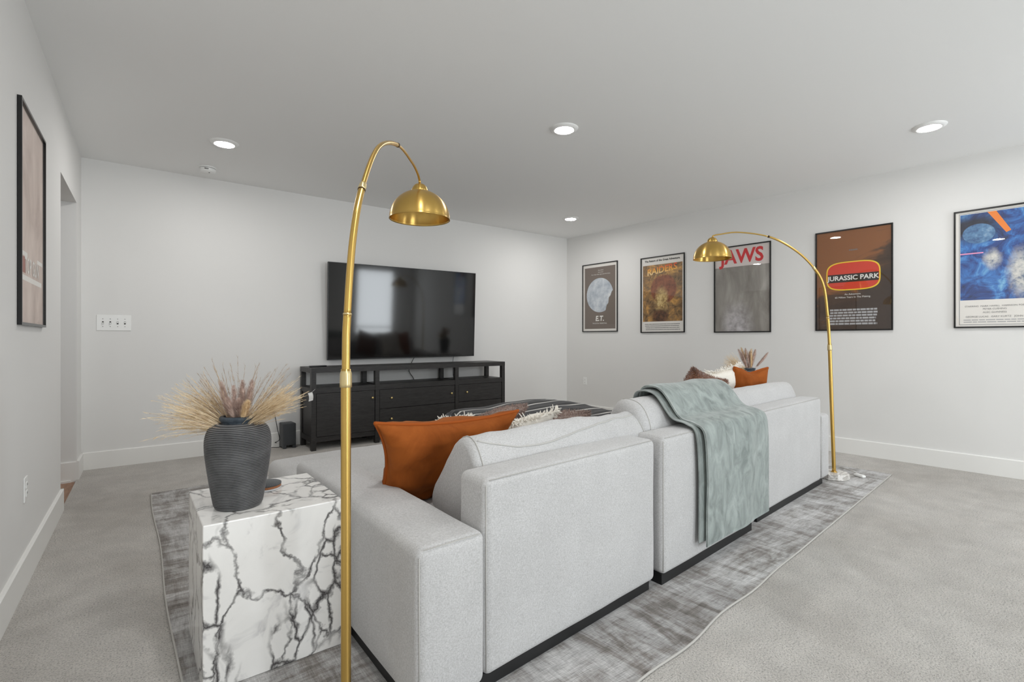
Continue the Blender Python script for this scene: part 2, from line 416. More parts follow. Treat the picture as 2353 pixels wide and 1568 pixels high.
# hallway seen through the opening
struct('wall_hall_far', box(-2.3, lx(OY1) - T, OY1, OY1 + T, -0.03, CEIL), WALL)
struct('wall_hall_side', box(-2.3 - T, -2.3, 3.2, OY1 + T, -0.03, CEIL), WALL)
struct('wall_hall_near', box(-2.3, lx(3.2) - T, 3.2 - T, 3.2, -0.03, CEIL), WALL)
hf = struct('floor_hall', box(-2.3, lx(OY0) + 0.01, 3.2, OY1, -0.09, -0.03), OAK)
px = lx(OY1) - 0.01
k = 0
pv, pf = box(-0.062, 0.062, -1.1, 1.1, 0, 0.014); pme = None
while px > -2.3:
    y0 = 4.31
    if pme is None:
        o = obj('plank', (pv, pf), PLANK, hf); pme = o.data
    else:
        o = bpy.data.objects.new('plank', pme); COL.objects.link(o); o.parent = hf
    o.location = (px - 0.062, y0 - (0.0 if k % 2 else 0.004), -0.03); px -= 0.1265; k += 1
    if k > 14: break
# baseboards
BH, BT = 0.152, 0.016
def bboard(p, q, h=BH):
    p, q = Vector((p[0], p[1], 0)), Vector((q[0], q[1], 0)); d = (q - p).normalized(); nrm = Vector((-d.y, d.x, 0))
    sec = [(0, 0), (BT, 0), (BT, h - 0.006), (BT - 0.006, h), (0, h)]
    v = [tuple(p + nrm * a + Vector((0, 0, b))) for a, b in sec] + [tuple(q + nrm * a + Vector((0, 0, b))) for a, b in sec]
    n = 5; return v, [tuple(range(n)), tuple(range(2 * n - 1, n - 1, -1))] + [(i, n + i, n + (i + 1) % n, (i + 1) % n) for i in range(n)]
struct('baseboard_back', bboard((5.52, 5.765), (-0.325, 5.765)), TRIM)
struct('baseboard_right', bboard((rx(YF), YF), (5.52, 5.765)), TRIM)
struct('baseboard_left', joinvf(bboard((lx(OY0), OY0 + BT), (lx(YF), YF), BH - 0.005), bboard((lx(OY0) - T, OY0), (lx(OY0) + BT, OY0), BH - 0.005), bboard((lx(5.765), 5.765), (lx(OY1), OY1 - BT))), TRIM)
struct('baseboard_hall', joinvf(bboard((lx(OY1) + BT, OY1), (-2.3, OY1), 0.15), box(-2.3, lx(OY1) - 0.035, OY1 - BT - 0.012, OY1 - BT, -0.03, 0.0), box(-2.3, lx(OY1) + BT, OY1 - BT, OY1, -0.03, 0.0)), TRIM)
# front wall (behind the camera) with two windows, the second added for light balance
WIN = [(4.30, 5.40), (0.7, 1.9)]; WZ0, WZ1 = 0.42, 2.28
x0w, x1w = lx(YF) - T, rx(YF) + T
segs = [box(x0w, 0.7, YF - T, YF, 0, CEIL), box(1.9, 4.30, YF - T, YF, 0, CEIL), box(5.40, x1w, YF - T, YF, 0, CEIL)]
for a, b in WIN: segs += [box(a, b, YF - T, YF, 0, WZ0), box(a, b, YF - T, YF, WZ1, CEIL)]
struct('wall_front', joinvf(*segs), WALL)
struct('baseboard_front', bboard((lx(YF), YF), (rx(YF), YF)), TRIM)
for i, (a, b) in enumerate(WIN):
    wn = thing('window_%d' % (i + 1), ('tall window with a daylit pleated shade on the right of the wall facing the television', 'wide window added behind the camera for light balance, with a glowing pleated shade')[i], None, ((a + b) / 2, YF - 0.06, WZ0), 0, None, 'structure')
    wd, ht = (b - a) / 2, WZ1 - WZ0
    fr = joinvf(box(-wd, -wd + 0.05, -0.03, 0.03, 0, ht), box(wd - 0.05, wd, -0.03, 0.03, 0, ht), box(-wd, wd, -0.03, 0.03, 0, 0.05), box(-wd, wd, -0.03, 0.03, ht - 0.05, ht))
    obj('window_frame', fr, TRIM, wn)
    obj('meeting_rail', box(-wd + 0.05, wd - 0.05, -0.02, 0.012, 0.2, 0.24), TRIM, wn)
    obj('window_sill', box(-wd - 0.05, wd + 0.05, 0.03, 0.1, -0.03, 0.0), TRIM, wn)
    npl = 28; v, f = [], []
    for s in range(npl + 1):
        z = 0.05 + (ht - 0.1) * s / npl; y = -0.012 + (0.008 if s % 2 else 0.0)
        v += [(-wd + 0.05, y, z), (wd - 0.05, y, z)]
    f = [(2 * s, 2 * s + 1, 2 * s + 3, 2 * s + 2) for s in range(npl)]
    obj('window_shade', (v, f), SHADE, wn)

# ------------------------------------------------------------------ rug
def rugpt(u, v):
    a = Vector((0.14, 0.95, 0)); b = Vector((5.11, 1.40, 0)); c = Vector((4.87, 4.66, 0)); d = Vector((0.135, 4.55, 0))
    p = (a * (1 - u) + b * u) * (1 - v) + (d * (1 - u) + c * u) * v
    wob = math.exp(-((p.x - 1.75) / 0.75) ** 2)
    p.y += (1 - v) ** 6 * wob * 0.010 * math.sin(p.x * 10.0 + 0.6)
    p.x += (1 - u) ** 8 * 0.006 * math.sin(p.y * 4.2)
    return p
nu, nv = 90, 50; V, F = [], []
for i in range(nu + 1):
    for j in range(nv + 1):
        p = rugpt(i / nu, j / nv); V.append((p.x, p.y, 0.01))
for i in range(nu + 1):
    for j in range(nv + 1):
        p = rugpt(i / nu, j / nv); V.append((p.x, p.y, 0.0005))
o2 = (nu + 1) * (nv + 1)
for i in range(nu):
    for j in range(nv):
        a = i * (nv + 1) + j; F.append((a, a + nv + 1, a + nv + 2, a + 1)); F.append((o2 + a, o2 + a + 1, o2 + a + nv + 2, o2 + a + nv + 1))
ring = [(i, 0) for i in range(nu)] + [(nu, j) for j in range(nv)] + [(i, nv) for i in range(nu, 0, -1)] + [(0, j) for j in range(nv, 0, -1)]
for q in range(len(ring)):
    a = ring[q][0] * (nv + 1) + ring[q][1]; b = ring[(q + 1) % len(ring)][0] * (nv + 1) + ring[(q + 1) % len(ring)][1]
    F.append((a, o2 + a, o2 + b, b))
rug = thing('area_rug', 'large distressed grey area rug lying under the white sofa', 'rug')
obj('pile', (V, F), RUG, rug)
path = [rugpt(i / nu, j / nv) + Vector((0, 0, 0.0065)) for i, j in ring]; path.append(path[0])
obj('edge_binding', tube(path, 0.0045, 6), BIND, rug, True)['label'] = 'pale rolled edge binding'

# ------------------------------------------------------------------ sofa
KS = 0.083
ZR = 0.0105
def seam(pts, parent, r=0.0028): return obj('seam', tube(pts, r, 5), SEAM, parent, True)
def sh(p): return (p[0], p[1] + KS * p[0], p[2])
def back_panel(t, x0, x1, zt, th=0.17):
    b = obj('backrest', ys(roundbox(x0, x1, 0, th, 0.042, zt, 0.028, 4, 8, (0.006, 0.006, 0.006), 0.003, 4), KS), SOFA, t, True)
    e = 0.016
    for q in ([(x0 + 0.02, e * 0.45, zt - e * 0.3), (x1 - 0.02, e * 0.45, zt - e * 0.3)], [(x0 + e * 0.4, e * 0.45, 0.06), (x0 + e * 0.4, e * 0.45, zt - 0.02)]):
        seam([sh(p) for p in q], b, 0.0016)
    return b
# chaise section, nearest
t = thing('sofa_chaise', 'nearest white linen sofa section with a low armrest beside the marble table', 'sofa', (0.662, 1.306, ZR), 0, 'white sectional sofa sections')
obj('plinth', ys(box(0.02, 1.215, 0.018, 1.98, 0, 0.05), KS), PLINTH, t)
arm = obj('armrest', ys(roundbox(0, 0.243, 0, 1.33, 0.042, 0.527, 0.03, 4, 8, (0.006, 0.004, 0.008), 0.004, 4), 0.02), SOFA, t, True)
seam([(0.007, 0.007, 0.06), (0.007, 0.007, 0.5)], arm, 0.0016); seam([(0.02, 0.006, 0.521), (0.225, 0.011, 0.521)], arm, 0.0016)
back_panel(t, 0.25, 1.243, 0.682)
obj('seat_base', ys(joinvf(roundbox(0.245, 1.243, 0.16, 1.33, 0.042, 0.27, 0.02, 3, 3), roundbox(0.0, 1.243, 1.34, 1.98, 0.042, 0.27, 0.02, 3, 3)), 0.05), SOFA, t, True)
obj('seat_cushion', ys(joinvf(roundbox(0.25, 1.24, 0.16, 1.34, 0.265, 0.425, 0.04, 4, 6, (0, 0, 0.012)), roundbox(0.0, 1.24, 1.335, 1.97, 0.265, 0.415, 0.045, 4, 8, (0.004, 0.006, 0.01), 0.004)), 0.05), SOFA, t, True)
s1 = [(0.175, 0.42), (0.165, 0.60), (0.172, 0.685), (0.24, 0.772), (0.30, 0.768), (0.45, 0.60), (0.545, 0.47), (0.53, 0.42)]
def ring_seam(vf, n, i, parent, push=0.0015):
    ring = [Vector(p) for p in vf[0][i * n:(i + 1) * n]]; c = sum(ring, Vector()) / n
    ring = [p + (p - c).normalized() * push for p in ring]; return seam(ring + [ring[0]], parent, 0.0024)
vf = loft(s1, 0.325, 1.385, 0.03, 48, 0.06, 0.014, 0.03, 2)
c1 = obj('back_cushion', vf, SOFA, t, True); ring_seam(vf, 32, 5, c1); ring_seam(vf, 32, 42, c1)
wav = []
for i in range(6, 42):
    q = (i - 6) / 35; jj = 10.2 - 2.6 * math.sin(math.pi * min(1, q * 1.25)) * (1 - .3 * q); a = int(jj); p0, p1 = Vector(vf[0][i * 32 + a]), Vector(vf[0][i * 32 + a + 1]); wav.append(p0.lerp(p1, jj - a) + Vector((0, -.001, .0005)))
seam(wav, c1, 0.0035)
# middle section
t = thing('sofa_section', 'middle armless white linen sofa section carrying the grey green throw', 'sofa', (1.955, 1.401, ZR), 0, 'white sectional sofa sections')
obj('plinth', ys(box(0.0, 0.99, 0.012, 1.05, 0, 0.048), KS), PLINTH, t)
back_panel(t, 0.0, 1.03, 0.682)
obj('seat_base', ys(roundbox(0.005, 1.025, 0.16, 1.1, 0.042, 0.27, 0.02, 3, 3), KS), SOFA, t, True)
obj('seat_cushion', ys(roundbox(0.008, 1.022, 0.16, 1.1, 0.265, 0.425, 0.04, 4, 6, (0, 0.01, 0.012)), KS), SOFA, t, True)
s2 = [(0.17, 0.42), (0.15, 0.62), (0.155, 0.72), (0.22, 0.815), (0.32, 0.83), (0.38, 0.77), (0.46, 0.58), (0.48, 0.42)]
vf = loft(s2, 0.06, 1.04, 0.05, 44, KS, 0.008, 0.02, 2)
c2 = obj('back_cushion', vf, SOFA, t, True); ring_seam(vf, 32, 7, c2)
# right section
t = thing('sofa_section', 'farthest white linen sofa section ending in an armrest by the brass lamp', 'sofa', (3.085, 1.525, ZR), 0, 'white sectional sofa sections')
obj('plinth', ys(box(0.01, 1.26, 0.012, 1.05, 0, 0.048), KS), PLINTH, t)
back_panel(t, 0.0, 1.19, 0.684)
arm = obj('armrest', ys(roundbox(1.192, 1.375, -0.005, 1.0, 0.042, 0.545, 0.03, 4, 8, (0.006, 0.006, 0.006), 0.003), KS), SOFA, t, True)
seam([sh((1.20, 0.002, 0.06)), sh((1.20, 0.002, 0.53))], arm, 0.0016)
obj('seat_base', ys(roundbox(0.005, 1.19, 0.16, 1.1, 0.042, 0.27, 0.02, 3, 3), KS), SOFA, t, True)
obj('seat_cushion', ys(roundbox(0.008, 1.187, 0.16, 1.1, 0.265, 0.425, 0.04, 4, 6, (0, 0.01, 0.012)), KS), SOFA, t, True)
s3 = [(0.17, 0.42), (0.15, 0.62), (0.155, 0.70), (0.20, 0.79), (0.28, 0.80), (0.36, 0.74), (0.46, 0.56), (0.48, 0.42)]
obj('back_cushion', loft(s3, 0.06, 1.16, 0.07, 30, KS, 0.006, 0.02), SOFA, t, True)

# ------------------------------------------------------------------ ottoman and striped throw
t = thing('ottoman', 'large low upholstered ottoman under the striped throw in front of the sofa', 'ottoman', (2.50, 3.08, ZR))
obj('plinth', box(0.02, 1.28, 0.02, 1.23, 0, 0.05), PLINTH, t)
obj('body', roundbox(0, 1.3, 0, 1.25, 0.042, 0.27, 0.03), SOFA, t, True)
obj('cushion', roundbox(0, 1.3, 0, 1.25, 0.268, 0.41, 0.045, 4, 6, (0, 0, 0.012)), SOFA, t, True)
def throw2(u, v):
    x = -0.02 + 1.36 * u; y = -0.03 + 1.31 * v
    z = 0.432 + 0.05 * math.exp(-((x - 0.95) / 0.45) ** 2 - ((y - 0.85) / 0.5) ** 2) + 0.012 * noise.noise(Vector((x * 4, y * 6, 2)))
    e = min(x, 1.3 - x, y, 1.25 - y)
    if e < 0.05: z -= (0.05 - e) ** 1.5 * 3.2
    return Vector((x, y, z))
o = obj('striped_throw', sheet(throw2, 40, 40, 0.016), STRIPE, None, True, (2.50, 3.08, ZR))
tag(o, 'charcoal throw with thin white stripes spread over the ottoman', 'blanket')

# ------------------------------------------------------------------ grey green throw over the middle section
prof = spline([(0, 0.372, 0.66), (0, 0.36, 0.80), (0, 0.33, 0.858), (0, 0.22, 0.848), (0, 0.115, 0.735), (0, 0.03, 0.712), (0, -0.022, 0.67), (0, -0.034, 0.5), (0, -0.034, 0.3), (0, -0.036, 0.11)], 10)
LP = len(prof) - 1
def throw1(xa, xb, seed, lift, cut=0.0):
    def fn(u, v):
        k = v * (1 - cut) * LP; i = min(int(k), LP - 1); p = prof[i].lerp(prof[i + 1], k - i)
        a = 0.34 + (0.37 - 0.34) * v; b = 1.02 + (1.12 - 1.02) * v
        # upper part lies skewed to the left
        top = max(0.0, (0.55 - v) / 0.55)
        a = xa + 0.0 - 0.03 * top + 0.01 * math.sin(v * 9); b = xb - 0.10 * top ** 1.5
        x = a + (b - a) * u
        fold = 0.008 * math.sin(u * 9 + seed + 2 * v) * (0.4 + v) + 0.006 * noise.noise(Vector((u * 5, v * 6, seed)))
        fold = max(fold, -0.002)
        n_up = max(0.0, min(1.0, (0.42 - v) / 0.12))
        y = p.y - lift - fold * (1 - n_up); z = p.z + lift * n_up * 0.8 + fold * n_up
        z -= 0.03 * u * (v > 0.9) * 0
        return Vector((x, y + KS * x, z))
    return fn
o = thing('throw_blanket', 'folded grey green fleece throw draped over the middle sofa back', 'blanket', (1.955, 1.401, ZR))
obj('outer_fold', sheet(throw1(0.305, 1.085, 1.0, 0.016), 44, 80, 0.02), THROW, o, True)
obj('inner_fold', sheet(throw1(0.272, 1.06, 4.0, -0.006, 0.012), 30, 70, 0.012), THROW, o, True)

# ------------------------------------------------------------------ pillows
def pillow_vf(w, h, th, n=26, ear=0.07, amp=0.006, seed=0.0, chop=0.0, taper=0.0):
    V, F = [], []
    def pt(u, v, s):
        x = w / 2 * u * (1 - ear * (1 - v * v)); z = h / 2 * v * (1 - ear * (1 - u * u))
        x *= 1 - taper * (1 - v) / 2
        if chop and v > 0: z -= chop * v * v * math.exp(-(u / 0.45) ** 2)
        d = (max(0, 1 - u * u) * max(0, 1 - v * v)) ** 0.36 * th / 2
        nz = noise.noise(Vector((u * 2.4 + seed, v * 2.4, s * 3 + seed))) * amp * 2 + noise.noise(Vector((u * 7, v * 7 + seed, s))) * amp
        return (x, s * (d + nz * min(1, d / (0.25 * th))), z)
    W = n + 1
    for s in (-1, 1):
        for i in range(W):
            for j in range(W):
                V.append(pt(math.sin((i / n - .5) * math.pi), math.sin((j / n - .5) * math.pi), s))
    o = W * W
    for i in range(n):
        for j in range(n):
            a = i * W + j; F.append((a, a + W, a + W + 1, a + 1)); F.append((o + a, o + a + 1, o + a + W + 1, o + a + W))
    rim = []
    rr = [(i, 0) for i in range(n)] + [(n, j) for j in range(n)] + [(i, n) for i in range(n, 0, -1)] + [(0, j) for j in range(n, 0, -1)]
    for i, j in rr:
        p = Vector(V[i * W + j]); q = Vector(V[o + i * W + j]); rim.append((p + q) / 2)
    for q in range(len(rr)):
        a = rr[q][0] * W + rr[q][1]; b = rr[(q + 1) % len(rr)][0] * W + rr[(q + 1) % len(rr)][1]; F.append((a, b, o + b, o + a))
    rim.append(rim[0]); return (V, F), rim
def pillow(name, label, mat, loc, rot, w, h, th, piping=None, fringe=None, fur=None, group=None, **kw):
    t = thing(name, label, 'pillow', loc, 0, group); t.rotation_euler = rot
    vf, rim = pillow_vf(w, h, th, **kw)
    obj('cover', vf, mat, t, True)
    if piping: obj('piping', tube(rim, 0.0075, 6), piping, t, True)
    rnd = random.Random(hash(label) & 0 or len(label))
    if fringe:
        V, F = [], []
        for k in range(len(rim) - 1):
            for q in range(5):
                p = rim[k].lerp(rim[k + 1], q / 5); d = Vector((p.x / w, 0, p.z / h)).normalized()
                if fringe == 'sides' and abs(p.z) < 0.3 * h: continue
                d = (d + Vector((rnd.uniform(-.5, .5), rnd.uniform(-.7, .7), rnd.uniform(-.5, .5)))).normalized()
                L = rnd.uniform(0.025, 0.05); m2 = p + d * L * .6; e = p + d * L + Vector((rnd.uniform(-.01, .01), rnd.uniform(-.01, .01), -0.008))
                tv = tube([p, m2, e], [0.0022, 0.0032, 0.0018], 4); b = len(V); V += tv[0]; F += [tuple(i + b for i in f) for f in tv[1]]
        f = obj('fringe', (V, F), FRINGE, t); f['kind'] = 'stuff'
    if fur:
        V, F = [], []
        for p in vf[0]:
            for q in range(7):
                P = Vector(p) + Vector((rnd.uniform(-.012, .012), 0, rnd.uniform(-.012, .012)))
                d = Vector((P.x * 1.2 + rnd.uniform(-.25, .25), math.copysign(0.22, P.y) + rnd.uniform(-.15, .15), P.z * 1.2 + rnd.uniform(-.25, .25))).normalized()
                L = rnd.uniform(0.012, 0.022); s = d.orthogonal().normalized() * 0.0022; b = len(V)
                V += [tuple(P - s), tuple(P + s), tuple(P + d * L)]; F.append((b, b + 1, b + 2))
        f = obj('fur', (V, F), fur, t); f['kind'] = 'stuff'
    return t
pillow('throw_pillow', 'large rust velvet pillow leaning beside the near armrest', ORANGE, (1.105, 1.955, 0.622), (R(26), R(1.5), R(3)), 0.73, 0.43, 0.20, PIPING, None, None, 'velvet pillows', ear=0.15, amp=0.014, seed=2.2, taper=0.3)
pillow('throw_pillow', 'rust velvet pillow with a chopped top at the far end of the sofa', ORANGE, (3.95, 2.06, 0.70), (R(14), R(2), R(-14)), 0.37, 0.46, 0.17, PIPING, None, None, 'velvet pillows', ear=0.08, chop=0.03, seed=5)
pillow('fur_pillow', 'dark brown faux fur pillow standing behind the grey green throw', FUR, (3.27, 2.06, 0.69), (R(18), R(16), R(-8)), 0.36, 0.44, 0.17, None, None, FUR, 'faux fur pillows')
pillow('fringed_pillow', 'cream fringed pillow between the brown fur and rust pillows at the far end', CREAM, (3.70, 2.14, 0.70), (R(16), R(-8), R(-6)), 0.38, 0.44, 0.15, None, 'all', None, 'fringed cream pillows')
pillow('fur_pillow', 'taupe faux fur pillow half hidden behind the near rust pillow', FURL, (1.78, 2.58, 0.585), (R(52), R(-3), R(18)), 0.42, 0.40, 0.13, None, None, FURL, 'faux fur pillows')
pillow('fringed_pillow', 'white pillow with knotted fringe between two taupe fur pillows', CREAM, (1.70, 2.17, 0.595), (R(44), R(-3), R(12)), 0.36, 0.38, 0.13, None, 'all', None, 'fringed cream pillows')
pillow('fur_pillow', 'taupe faux fur pillow nearest the striped throw', FURL, (2.06, 2.31, 0.58), (R(52), R(3), R(8)), 0.40, 0.38, 0.12, None, None, FURL, 'faux fur pillows')
pillow('fringed_pillow', 'small fringed pillow peeking over the near rust pillow', CREAM, (1.44, 2.60, 0.57), (R(48), R(4), R(25)), 0.28, 0.34, 0.12, None, 'all', None, 'fringed cream pillows')

# ------------------------------------------------------------------ marble tables, vases, grasses, coasters
def marble_table(loc, label):
    o = obj('side_table', roundbox(0, 0.447, 0, 0.465, 0, 0.54, 0.004, 2, 2), MARBLE, None, False, loc)
    return tag(o, label, 'table', 'marble cube tables')
marble_table((0.189, 1.866, ZR), 'white marble cube table with dark veins beside the near armrest')
marble_table((4.53, 2.2, ZR), 'white marble cube table hidden behind the far armrest')
def vase(loc, label):
    t = thing('vase', label, 'vase', loc, 0, 'ribbed grey vases')
    base = spline([(0.072, 0, 0), (0.078, 0, 0.012), (0.088, 0, 0.07), (0.0985, 0, 0.14), (0.1055, 0, 0.205), (0.1045, 0, 0.248), (0.094, 0, 0.279), (0.075, 0, 0.293), (0.057, 0, 0.298)], 60)
    prof = [(0.0, 0.0)]
    dist = 0
    for i, p in enumerate(base):
        if i: dist += (p - base[i - 1]).length
        prof.append((p.x + (0.0014 * math.cos(p.z * 2 * math.pi / 0.0058) if 0.012 < p.z < 0.296 else 0), p.z))
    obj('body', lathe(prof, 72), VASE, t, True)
    rim = [(z0_[0], z0_[1] + .0115) for z0_ in [(0.056, 0.284), (0.0535, 0.289), (0.0565, 0.293), (0.0605, 0.299), (0.061, 0.305), (0.0575, 0.310), (0.051, 0.311), (0.047, 0.306), (0.046, 0.295), (0.05, 0.27)]]
    obj('rim', lathe(rim, 56), VASERIM, t, True)
    return t
TZ = ZR + 0.5405
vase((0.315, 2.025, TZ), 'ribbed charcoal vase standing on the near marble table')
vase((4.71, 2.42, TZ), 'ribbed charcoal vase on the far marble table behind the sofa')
def strand(rnd, p0, d, L, droop, n=9):
    pts = [Vector(p0)]; d = Vector(d).normalized()
    for i in range(n):
        d = (d + Vector((rnd.uniform(-.05, .05), rnd.uniform(-.05, .05), -droop / n * (0.3 + i / n)))).normalized()
        pts.append(pts[-1] + d * L / n)
    return pts
def fine_grass(rnd, dirs, count, spread, Lr, r0, mat, parent, name, droop, seeds=True):
    V, F = [], []
    def add(tv):
        b = len(V); V.extend(tv[0]); F.extend(tuple(i + b for i in f) for f in tv[1])
    for _ in range(count):
        bd = Vector(rnd.choice(dirs)); d = bd + Vector((rnd.gauss(0, spread), rnd.gauss(0, spread), rnd.gauss(0, spread)))
        a = rnd.uniform(0, 6.28); q = rnd.uniform(0, 0.03)
        p = (q * math.cos(a), q * math.sin(a), -0.06)
        pts = strand(rnd, p, d, rnd.uniform(*Lr), rnd.uniform(droop * .5, droop * 1.4))
        add(tube(pts, [r0 * (1 - 0.6 * i / (len(pts) - 1)) for i in range(len(pts))], 3, False))
        if seeds:
            for k in range(4, len(pts) - 1):
                for _q in range(3):
                    c = pts[k].lerp(pts[k + 1], rnd.random()); e = (pts[k + 1] - pts[k]).normalized() + Vector((rnd.uniform(-.5, .5), rnd.uniform(-.5, .5), rnd.uniform(-.4, .4)))
                    L = rnd.uniform(0.007, 0.02); s = e.orthogonal().normalized() * 0.0007; b = len(V)
                    V.extend([tuple(c - s), tuple(c + s), tuple(c + e.normalized() * L)]); F.append((b, b + 1, b + 2))
    o = obj(name, (V, F), mat, parent); o['kind'] = 'stuff'; return o
def plume(rnd, parent, d, L, pl, rad, mat):
    pts = strand(rnd, (rnd.uniform(-.02, .02), rnd.uniform(-.02, .02), -0.08), d, L, 0.15, 12)
    V, F = tube(pts, 0.0016, 4)
    V, F = list(V), list(F); n = len(pts); k0 = int(n * (1 - pl / L))
    core = pts[k0:]; m = len(core)
    tv = tube(core, [max(0.0008, rad * .3 * max(0.0, math.sin(math.pi * (0.08 + 0.92 * i / (m - 1)))) ** .7) for i in range(m)], 8); b = len(V)
    V += tv[0]; F += [tuple(i + b for i in f) for f in tv[1]]
    for _ in range(700):
        q = rnd.random() * (m - 1.001); i = int(q); c = core[i].lerp(core[i + 1], q - i); ax = (core[i + 1] - core[i]).normalized()
        s0 = max(0.0, math.sin(math.pi * (0.06 + 0.94 * q / (m - 1)))) ** .6
        a = rnd.uniform(0, 6.28); o1 = ax.orthogonal().normalized(); o2_ = ax.cross(o1); out = o1 * math.cos(a) + o2_ * math.sin(a)
        e = (ax * 1.2 + out * .8).normalized(); Lh = rad * rnd.uniform(.8, 1.7) * s0 + .004; w_ = e.orthogonal().normalized() * 0.0006
        p = c + out * rad * .2 * s0; b = len(V); V += [tuple(p - w_), tuple(p + w_), tuple(p + e * Lh)]; F.append((b, b + 1, b + 2))
    return obj('plume', (V, F), mat, parent)
RV = Vector((math.cos(R(37.5)), -math.sin(R(37.5)), 0)); FV = Vector((math.sin(R(37.5)), math.cos(R(37.5)), 0)); ZV = Vector((0, 0, 1))
def dr(r, f, z): return RV * r + FV * f + ZV * z
rnd = random.Random(5)
gz = TZ + 0.316
t = thing('dried_grass', 'bunch of straw coloured dried grass with mauve plumes in the near vase', 'dried grass', (0.315, 2.025, gz), 0, 'dried grass bunches')
fine_grass(rnd, [dr(-1, .1, .75), dr(-1, -.2, .55), dr(-.9, .3, .95), dr(-1, 0, .4)], 260, 0.15, (0.17, 0.30), 0.0009, GRASS, t, 'grass_spray', 0.5)
fine_grass(rnd, [dr(1, .1, .95), dr(.9, -.2, .8), dr(1, .3, 1.1)], 200, 0.13, (0.17, 0.27), 0.0009, GRASS, t, 'grass_spray', 0.45)
fine_grass(rnd, [dr(-.5, 0, 1), dr(.5, .2, 1), dr(0, .3, 1), dr(-.8, 0, .8)], 80, 0.3, (0.2, 0.29), 0.0009, GRASSD, t, 'grass_spray', 0.2)
for q in (dr(-.2, 0, 1), dr(-.08, .1, 1), dr(.03, -.05, 1), dr(.14, .05, 1), dr(.3, 0, 1), dr(-.32, .1, 1), dr(.2, .1, 1)):
    plume(rnd, t, q, rnd.uniform(0.19, 0.225), 0.13, 0.015, PLUME)
for q in (dr(.12, -.35, .85), dr(-.05, -.35, .9), dr(.25, -.25, .8)): plume(rnd, t, q, 0.165, 0.09, 0.016, PLUME if q.z > .84 else PLUMEG)
rnd = random.Random(9)
t = thing('dried_grass', 'tuft of dried grass plumes behind the far rust pillow', 'dried grass', (4.71, 2.42, gz), 0, 'dried grass bunches')
fine_grass(rnd, [dr(-1, 0, .8), dr(-.9, .1, 1.0), dr(-1, 0, .55)], 200, 0.14, (0.18, 0.28), 0.0009, GRASS, t, 'grass_spray', 0.3)
for q in (-.32, -.24, -.17, -.1, -.04, .02, .07, .13, .18, .25): plume(rnd, t, dr(q, rnd.uniform(-.1, .1), 1), rnd.uniform(0.24, 0.29), 0.17, 0.023, PLUME if abs(q) > .12 else PLUMEG)
for q in (.62, .7): plume(rnd, t, dr(q, 0, 1), 0.29, 0.17, 0.015, PLUME)
cz = TZ
for mat, lab, th, r_ in ((FELTL, 'pale grey round coaster at the bottom of the stack', 0.0075, 0.057), (CORK, 'brown cork round coaster in the middle of the stack', 0.0075, 0.056), (FELTD, 'charcoal felt round coaster on top of the stack', 0.008, 0.055)):
    o = obj('coaster', lathe([(0.0, 0), (r_ - .002, 0), (r_, .0015), (r_, th - .0015), (r_ - .002, th - .0002), (0, th - .0002)], 44), mat, None, True, (0.437 + rnd.uniform(-.003, .003), 2.185 + rnd.uniform(-.003, .003), cz))
    tag(o, lab, 'coaster', 'stacked coasters'); cz += th

